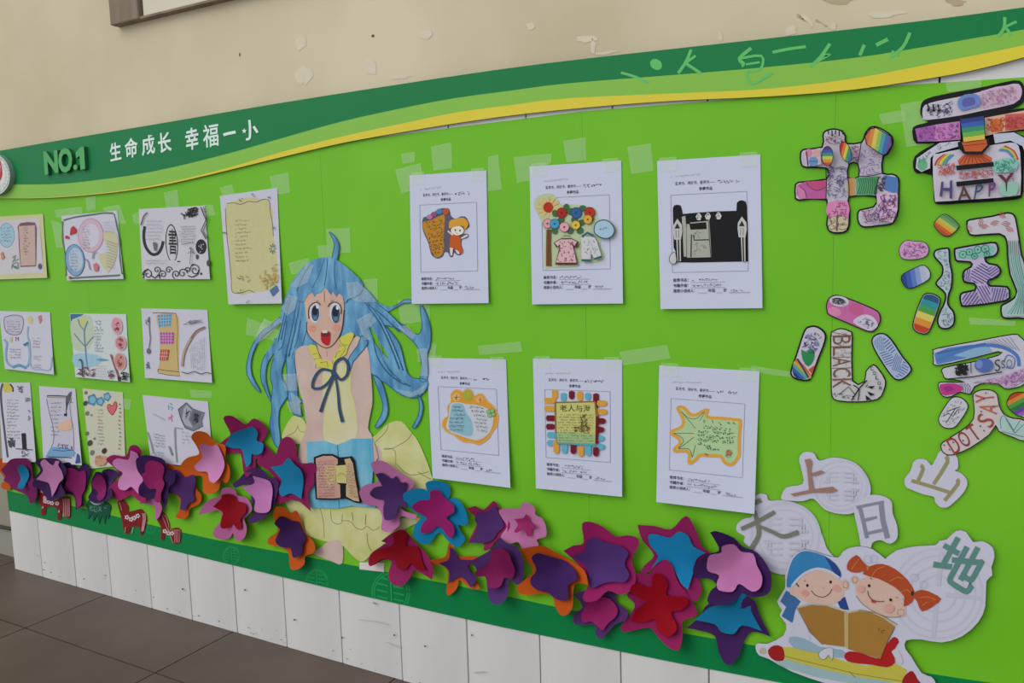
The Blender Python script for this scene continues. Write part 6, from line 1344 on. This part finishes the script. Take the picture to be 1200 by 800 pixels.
FL = [
 ('orange paper flower mostly hidden at the far left end of the border', A_, [(-40, 185), (65, 165), (85, 300), (72, 390), (10, 378), (12, 342), (45, 330), (0, 262), (-35, 250)], ORG, None, None, .004, .008),
 ('dark magenta paper flower with a turquoise centre at the far left of the border', A_, [(40, 215), (80, 172), (150, 165), (200, 170), (228, 220), (238, 300), (265, 390), (255, 470), (215, 490), (200, 440), (150, 410), (90, 385), (60, 345), (25, 325), (38, 290), (8, 250)], (128, 30, 100), [(125, 240), (150, 210), (195, 240), (210, 290), (190, 340), (160, 385), (125, 372), (150, 310)], TQ, .010, .016),
 ('purple paper flower with a pale pink pointed centre, above the first red horse', A_, [(255, 190), (300, 165), (400, 165), (450, 200), (480, 260), (440, 350), (470, 420), (400, 460), (350, 470), (300, 400), (235, 360), (255, 300), (290, 250)], PUD, [(290, 200), (320, 172), (360, 205), (385, 215), (400, 185), (427, 190), (420, 215), (445, 260), (455, 310), (425, 345), (400, 400), (375, 442), (355, 350), (310, 330), (260, 317), (310, 255)], (200, 126, 172), .022, .012),
 ('purple paper flower with a broad magenta centre beside the pale pink centred one', A_, [(445, 210), (500, 195), (560, 240), (600, 200), (650, 230), (640, 300), (615, 400), (592, 430), (600, 500), (545, 538), (535, 440), (470, 425), (400, 460), (380, 440), (440, 360), (470, 280)], PUD, [(470, 250), (520, 235), (570, 260), (610, 255), (620, 300), (612, 390), (590, 430), (585, 500), (555, 527), (545, 450), (520, 410), (465, 390), (480, 320)], (150, 34, 112), .004, .014),
 ('small purple paper flower with a magenta centre above the green dragon', B_, [(60, 290), (80, 262), (130, 275), (155, 330), (190, 390), (185, 450), (130, 475), (70, 490), (20, 450), (45, 400), (40, 340)], PUD, [(45, 355), (85, 285), (125, 300), (150, 360), (140, 440), (100, 470), (80, 440), (90, 410)], (150, 34, 112), .012, .012),
 ('single purple paper petal left of the large pink-centred magenta flower', B_, [(118, 260), (180, 240), (252, 275), (205, 320), (180, 362), (150, 320)], PU, None, None, .008, .010),
 ('large magenta paper flower with a pink five-lobed centre under the heart poster', B_, [(150, 175), (200, 140), (290, 150), (320, 80), (370, 72), (407, 120), (390, 170), (420, 250), (400, 330), (430, 420), (430, 480), (380, 470), (330, 430), (260, 465), (210, 455), (190, 400), (170, 370), (250, 290), (190, 215)], (168, 34, 110), [(195, 200), (230, 165), (310, 175), (325, 108), (372, 130), (385, 175), (365, 200), (380, 260), (415, 310), (400, 370), (380, 420), (330, 370), (290, 395), (240, 380), (240, 320), (270, 270), (230, 245)], LPK, .006, .016),
 ('pink paper petal hanging below the dark purple flower, over the second red horse', B_, [(385, 490), (430, 460), (520, 465), (552, 520), (530, 590), (498, 607), (505, 540), (480, 500)], (206, 110, 170), None, None, .006, .012),
 ('dark purple paper flower with curled magenta centre, left of the orange one', B_, [(362, 185), (410, 145), (500, 150), (570, 180), (600, 250), (647, 270), (640, 340), (600, 380), (592, 480), (570, 532), (545, 460), (450, 450), (390, 430), (385, 370), (420, 320), (395, 280)], PUD, [(430, 215), (470, 180), (540, 200), (570, 240), (555, 310), (570, 350), (545, 420), (540, 480), (500, 470), (510, 390), (460, 385), (420, 330), (405, 280), (430, 265)], MA, .022, .016),
 ('orange paper flower with a purple centre, just left of the pink-centred orange one', C_, [(15, 310), (70, 325), (120, 345), (180, 400), (200, 460), (230, 500), (220, 550), (165, 580), (150, 625), (110, 640), (78, 625), (100, 590), (100, 520), (60, 490), (35, 480), (20, 400)], ORG, [(45, 370), (75, 350), (100, 365), (130, 395), (180, 380), (195, 420), (185, 490), (190, 530), (155, 550), (135, 585), (105, 580), (110, 520), (70, 490), (30, 480), (50, 430)], PU, .008, .014),
 ('orange paper flower with a pink centre over the grey book poster', C_, [(170, 160), (200, 127), (260, 135), (310, 190), (370, 210), (370, 290), (395, 340), (395, 400), (375, 430), (345, 410), (330, 470), (280, 493), (240, 480), (235, 390), (160, 390), (108, 360), (110, 320), (150, 280), (215, 260), (200, 210)], (218, 112, 24), [(215, 215), (250, 200), (290, 215), (320, 205), (350, 260), (365, 310), (360, 350), (335, 400), (300, 428), (275, 410), (265, 365), (215, 360), (188, 330), (235, 280)], LPK, .015, .018),
 ('magenta paper flower with a turquoise centre, highest in the border', C_, [(358, 50), (400, 34), (450, 60), (490, 85), (540, 51), (600, 90), (615, 140), (580, 200), (590, 270), (550, 290), (545, 340), (500, 392), (475, 360), (460, 260), (400, 255), (323, 257), (325, 215), (370, 170), (400, 140)], (150, 30, 96), [(380, 190), (400, 150), (440, 125), (490, 110), (530, 100), (560, 135), (555, 180), (592, 200), (585, 250), (550, 265), (525, 260), (520, 310), (495, 337), (480, 290), (465, 230), (420, 225), (370, 210)], TQ, .007, .015),
 ('magenta paper flower with a turquoise centre beside the blue book', D_, [(46, 217), (75, 118), (140, 185), (165, 110), (200, 91), (235, 120), (255, 220), (332, 222), (335, 310), (300, 370), (312, 458), (235, 400), (150, 422), (120, 370), (140, 310), (100, 255)], (152, 32, 100), [(113, 240), (170, 230), (200, 196), (235, 230), (265, 260), (276, 310), (265, 397), (215, 370), (170, 385), (155, 350), (170, 310), (140, 270)], TQ, .010, .013),
 ('purple paper flower with a pink centre between red and turquoise-centred flowers', C_, [(413, 432), (450, 405), (490, 360), (540, 338), (600, 360), (625, 400), (650, 395), (682, 430), (665, 520), (640, 590), (590, 640), (518, 667), (510, 640), (545, 590), (520, 510), (540, 440), (480, 440), (430, 457)], PU, [(468, 455), (540, 430), (530, 388), (580, 400), (630, 420), (647, 470), (640, 540), (630, 590), (590, 605), (540, 590), (545, 530), (510, 490)], PK, .014, .015),
 ('pink paper flower with a red centre hanging low on the border', C_, [(211, 617), (240, 560), (290, 520), (335, 510), (350, 465), (390, 454), (430, 475), (440, 500), (500, 520), (527, 580), (500, 620), (480, 640), (495, 690), (485, 745), (450, 769), (425, 750), (415, 720), (390, 755), (330, 757), (298, 730), (310, 690), (345, 650), (335, 590), (280, 600)], (206, 108, 160), [(298, 567), (345, 520), (350, 498), (400, 494), (430, 510), (440, 535), (487, 550), (490, 600), (460, 640), (465, 692), (440, 700), (415, 665), (395, 690), (345, 692), (345, 640), (355, 600)], RDF, .008, .018),
 ('orange paper flower with a purple centre below the turquoise-centred magenta one', D_, [(133, 450), (160, 434), (215, 465), (240, 455), (260, 490), (280, 560), (327, 610), (330, 660), (285, 680), (280, 720), (240, 747), (210, 735), (200, 660), (150, 630), (103, 622), (105, 590), (150, 555), (130, 500)], ORG, [(133, 520), (160, 484), (190, 490), (215, 505), (250, 510), (265, 545), (287, 590), (275, 620), (265, 670), (225, 687), (212, 640), (170, 635), (138, 610), (150, 570), (160, 545)], PUD, .009, .016),
 ('light pink paper flower with a dark purple centre right of the blue book', E_, [(93, 60), (140, 44), (185, 60), (250, 110), (332, 170), (290, 230), (260, 310), (347, 345), (330, 367), (255, 350), (250, 400), (200, 437), (150, 425), (155, 350), (120, 295), (60, 287), (28, 220), (60, 180), (130, 160), (110, 110)], (206, 118, 168), [(118, 120), (160, 114), (205, 145), (235, 130), (250, 165), (294, 170), (280, 240), (292, 307), (245, 300), (225, 360), (170, 372), (160, 310), (165, 265), (120, 255), (86, 230), (110, 195), (155, 185)], (74, 40, 106), .012, .014),
 ('turquoise paper flower with a magenta centre, the only turquoise-petalled one', E_, [(268, 240), (310, 205), (380, 200), (405, 215), (395, 170), (440, 154), (510, 170), (532, 210), (520, 260), (560, 250), (600, 290), (627, 360), (620, 400), (570, 400), (590, 440), (612, 480), (575, 522), (530, 500), (470, 440), (420, 500), (370, 502), (328, 460), (335, 400), (370, 355), (310, 310)], (20, 130, 176), [(318, 300), (360, 265), (415, 260), (420, 215), (465, 209), (500, 250), (547, 290), (550, 330), (510, 360), (545, 400), (552, 450), (520, 467), (470, 405), (420, 440), (368, 442), (375, 395), (400, 360), (350, 330)], (162, 30, 116), .008, .014),
 ('magenta paper flower with a drooping red centre at the foot of the painted girl', E_, [(78, 592), (100, 550), (180, 500), (148, 490), (215, 440), (270, 424), (300, 450), (350, 510), (400, 560), (437, 640), (430, 703), (395, 680), (330, 650), (310, 690), (260, 737), (205, 720), (188, 670), (205, 600), (160, 595), (90, 628)], (158, 34, 100), [(83, 602), (110, 545), (215, 510), (215, 450), (260, 430), (297, 450), (285, 515), (350, 520), (375, 600), (400, 652), (340, 640), (315, 610), (285, 642), (240, 637), (220, 590), (150, 590), (100, 622)], (146, 8, 26), .014, .022),
 ('magenta paper star flower with a blue-purple centre left of the light pink blossom', F_, [(208, 130), (260, 114), (310, 135), (365, 84), (397, 115), (410, 150), (430, 170), (462, 215), (440, 280), (400, 300), (340, 367), (308, 372), (305, 330), (213, 332), (240, 280), (265, 230), (270, 190)], (160, 36, 98), [(255, 190), (280, 150), (325, 150), (375, 110), (395, 150), (415, 190), (427, 235), (390, 270), (365, 310), (310, 330), (223, 327), (255, 280), (275, 235)], (88, 48, 124), .007, .008),
 ('light pink paper blossom with a tiny magenta star in its middle', F_, [(398, 140), (450, 125), (520, 125), (535, 94), (580, 99), (610, 130), (612, 165), (650, 185), (672, 230), (674, 290), (620, 310), (632, 340), (610, 372), (565, 387), (535, 365), (510, 325), (460, 332), (408, 295), (445, 235), (420, 190)], (218, 128, 176), [(488, 190), (540, 185), (555, 160), (575, 180), (580, 205), (624, 235), (595, 250), (590, 282), (565, 292), (545, 250), (505, 270), (488, 260), (510, 225)], (176, 44, 116), .012, .010),
 ('orange paper star with a purple star centre above the dark green border', F_, [(-2, 430), (60, 420), (90, 400), (100, 340), (110, 328), (140, 370), (165, 405), (272, 405), (260, 440), (220, 470), (270, 560), (287, 597), (240, 600), (200, 570), (165, 545), (150, 600), (105, 637), (90, 610), (100, 500), (60, 460), (-2, 457)], (216, 110, 30), [(48, 450), (105, 425), (110, 353), (150, 385), (165, 425), (252, 430), (215, 470), (267, 540), (235, 592), (195, 540), (160, 530), (103, 567), (105, 490)], (80, 40, 112), .007, .012),
 ('purple paper flower with a magenta centre and a long hanging petal below the pink blossom', F_, [(233, 440), (300, 400), (350, 370), (385, 330), (405, 298), (440, 330), (500, 350), (530, 400), (547, 470), (530, 562), (500, 572), (460, 530), (452, 600), (440, 660), (390, 692), (345, 670), (330, 600), (320, 530), (280, 522), (260, 470)], (88, 50, 124), [(258, 500), (320, 460), (350, 420), (355, 373), (410, 363), (455, 390), (470, 430), (492, 490), (475, 540), (430, 535), (410, 580), (370, 597), (330, 580), (325, 530), (273, 527)], (140, 28, 96), .016, .020),
 ('orange paper flower with a large dark purple centre and a folded-over tip', G_, [(43, 250), (130, 234), (180, 234), (235, 265), (320, 310), (400, 370), (420, 447), (345, 445), (335, 560), (310, 607), (270, 614), (235, 560), (210, 500), (60, 502), (28, 460), (70, 420), (120, 365), (75, 310)], (214, 106, 24), [(108, 300), (140, 273), (190, 285), (240, 300), (300, 320), (350, 370), (357, 420), (310, 450), (310, 522), (260, 532), (220, 510), (200, 490), (150, 480), (108, 450), (103, 410), (135, 365)], (72, 36, 110), .010, .020),
 ('wide magenta paper flower with a blue-violet centre, largest of the border', G_, [(283, 260), (340, 230), (395, 215), (386, 110), (450, 104), (520, 140), (570, 180), (640, 174), (692, 190), (697, 230), (660, 310), (682, 390), (670, 462), (600, 502), (530, 480), (470, 532), (410, 542), (390, 510), (420, 450), (410, 390), (350, 320)], (168, 32, 110), [(328, 290), (400, 260), (415, 205), (460, 188), (520, 215), (590, 230), (642, 270), (620, 330), (647, 390), (620, 432), (560, 430), (500, 440), (440, 467), (425, 430), (420, 370), (390, 330)], (88, 52, 132), .014, .016),
 ('purple paper flower with a magenta star centre, lowest on the dark green border', G_, [(343, 500), (400, 480), (450, 510), (545, 484), (572, 500), (575, 545), (637, 590), (627, 640), (570, 665), (530, 710), (490, 747), (460, 720), (455, 670), (350, 667), (343, 610), (390, 570)], (92, 48, 120), [(383, 610), (420, 550), (480, 518), (540, 525), (582, 580), (570, 625), (530, 660), (500, 697), (465, 670), (440, 650), (393, 652)], (164, 36, 110), .008, .012),
 ('magenta paper flower with a turquoise star centre touching the lowest white form', H_, [(108, 99), (190, 105), (265, 120), (335, 56), (380, 120), (410, 200), (452, 235), (440, 300), (400, 360), (412, 400), (385, 457), (345, 440), (320, 400), (250, 300), (200, 300), (160, 320), (108, 342), (140, 290), (185, 240), (130, 170)], (158, 34, 104), [(160, 148), (200, 145), (260, 160), (300, 131), (345, 150), (370, 200), (427, 230), (385, 260), (370, 320), (345, 402), (310, 370), (270, 290), (225, 265), (173, 302), (205, 245), (170, 200)], (24, 132, 186), .009, .012),
 ('magenta paper flower with a red star centre at the lower right of the border', H_, [(58, 430), (90, 390), (100, 328), (160, 330), (230, 263), (270, 290), (300, 370), (340, 420), (390, 517), (320, 550), (320, 620), (300, 687), (250, 670), (200, 620), (160, 580), (50, 602), (33, 570), (75, 520), (95, 470)], (166, 34, 104), [(73, 410), (100, 373), (170, 395), (180, 338), (210, 328), (250, 370), (245, 430), (330, 438), (347, 465), (310, 500), (265, 510), (292, 570), (280, 607), (240, 622), (200, 590), (190, 540), (140, 555), (78, 552), (100, 500), (150, 460)], (164, 8, 30), .013, .014),
 ('dark purple paper flower with a scalloped pink centre beside the 天 bubble', H_, [(448, 135), (480, 129), (560, 160), (600, 200), (670, 230), (727, 310), (737, 370), (720, 422), (650, 440), (600, 420), (540, 472), (440, 467), (450, 410), (480, 380), (440, 350), (378, 347), (373, 290), (430, 240), (490, 220), (470, 170)], (64, 30, 96), [(435, 270), (450, 240), (500, 230), (505, 200), (560, 191), (595, 225), (650, 235), (668, 290), (692, 340), (685, 392), (645, 412), (585, 375), (555, 412), (490, 405), (480, 370), (490, 335), (438, 315)], (216, 128, 182), .014, .018),
 ('purple paper flower with a turquoise centre below the scalloped pink one', H_, [(338, 582), (400, 530), (440, 470), (540, 470), (600, 430), (660, 460), (680, 520), (732, 622), (650, 600), (610, 640), (580, 720), (530, 757), (490, 700), (470, 620), (400, 595)], (72, 36, 104), [(378, 545), (440, 490), (490, 475), (545, 455), (600, 420), (645, 460), (640, 500), (692, 597), (600, 570), (560, 610), (500, 600), (470, 565)], (22, 126, 170), .006, .012)]
for i, (lab, cf, ol, co, il, ci, d0, cup) in enumerate(FL):
    pts = cf(*ol)
    cx = sum(p[0] for p in pts) / len(pts); cy = sum(p[1] for p in pts) / len(pts)
    e = empty('paper_flower', W(cx, cy, .002)); tag(e, lab, 'paper flower', 'paper flowers along the bottom border')
    flower_layer('outer_petals', pts, co, d0, cup, e, 100 + i)
    if il:
        flower_layer('inner_petals', cf(*il), ci, d0 + .0045, cup * .95, e, 100 + i)

# ------------------------------------------------------------------ paper-cut animals on the border
RC = (132, 26, 34); PKL = (214, 150, 150)
def animal(name, lab, ol, col):
    a = Art(.0036); a.fill(ol, col, thick=.0012, sm=2, step=6); o = a.build(name); tag(o, lab, 'paper cutout', 'paper-cut animals on the border'); return o, Art(.0037)
def blossoms(b, cf, spots, r):
    for x, y in spots:
        for k in range(5):
            an = k * 1.257; px, py = cf((x, y))[0]; b.ell(px + r * math.cos(an), py + r * math.sin(an), r * .62, r * .62, (222, 204, 204), 0, 7)
o, b = animal('paper_cut_horse', 'largest red paper-cut horse with white blossoms, leftmost on the border', A_((272, 378), (300, 362), (337, 375), (347, 440), (380, 468), (440, 450), (505, 445), (505, 585), (480, 590), (445, 540), (442, 602), (415, 606), (410, 530), (380, 515), (335, 520), (325, 572), (295, 572), (300, 520), (280, 480)), RC)
blossoms(b, A_, [(305, 400), (325, 450), (350, 480), (375, 488), (412, 490), (325, 475)], 1.6)
for k in range(4):
    b.line(A_((455 + k * 14, 455), (460 + k * 13, 520), (455 + k * 14, 585)), 1.0, PKL, 2)
b.ell(*A_((308, 518))[0], 1.1, 1.5, PKL); b.ell(*A_((425, 548))[0], 1.1, 1.5, PKL); b.build('cut_pattern', o)['kind'] = 'stuff'
o, b = animal('paper_cut_dragon', 'dark green paper-cut dragon with curling legs between the red horses', B_((5, 500), (40, 440), (70, 405), (85, 440), (80, 480), (150, 478), (185, 510), (180, 545), (165, 605), (152, 570), (140, 640), (122, 570), (98, 640), (86, 570), (56, 622), (50, 565), (20, 605), (22, 550)), (16, 84, 62))
b.line(B_((45, 430), (55, 412), (75, 420), (72, 445), (55, 440)), .9, (130, 170, 156), 3); b.line(B_((40, 470), (60, 490), (90, 495), (130, 480)), 2.2, (150, 180, 170), 3); b.doodle(B_((30, 500), (170, 500), (160, 560), (30, 560)), 20, 4, .7, [(70, 140, 110), (120, 160, 150)], 3, .8); b.build('cut_pattern', o)['kind'] = 'stuff'
o, b = animal('paper_cut_horse', 'red paper-cut horse with white blossom saddle, middle of the three', B_((232, 477), (275, 462), (312, 520), (312, 550), (380, 533), (412, 535), (440, 590), (440, 630), (412, 715), (395, 712), (388, 660), (330, 660), (312, 705), (280, 700), (265, 610), (245, 545)), RC)
blossoms(b, B_, [(300, 590), (330, 605), (352, 595), (378, 580)], 1.8)
for k in range(3):
    b.line(B_((410 + k * 9, 560), (418 + k * 8, 600), (405 + k * 6, 690)), .9, PKL, 2)
b.line(B_((290, 660), (285, 700)), .8, PKL).line(B_((345, 660), (335, 705)), .8, PKL); b.line(B_((245, 480), (262, 540)), .7, PKL); b.build('cut_pattern', o)['kind'] = 'stuff'
o, b = animal('paper_cut_horse', 'smallest red paper-cut horse with pale outline, rightmost of the three', B_((508, 592), (545, 548), (582, 580), (607, 650), (602, 675), (650, 665), (687, 680), (682, 772), (625, 775), (620, 720), (572, 716), (567, 752), (543, 748), (545, 660)), RC)
blossoms(b, B_, [(572, 690), (598, 705), (625, 705)], 1.7); b.loop(B_((545, 555), (582, 585), (603, 650), (600, 682), (682, 682), (678, 768), (630, 770)), .6, PKL)
for k in range(3):
    b.line(B_((645 + k * 11, 680), (645 + k * 11, 765)), .7, PKL)
b.build('cut_pattern', o)['kind'] = 'stuff'

for ob in bpy.data.objects:
    if '_o' in ob:
        del ob['_o']
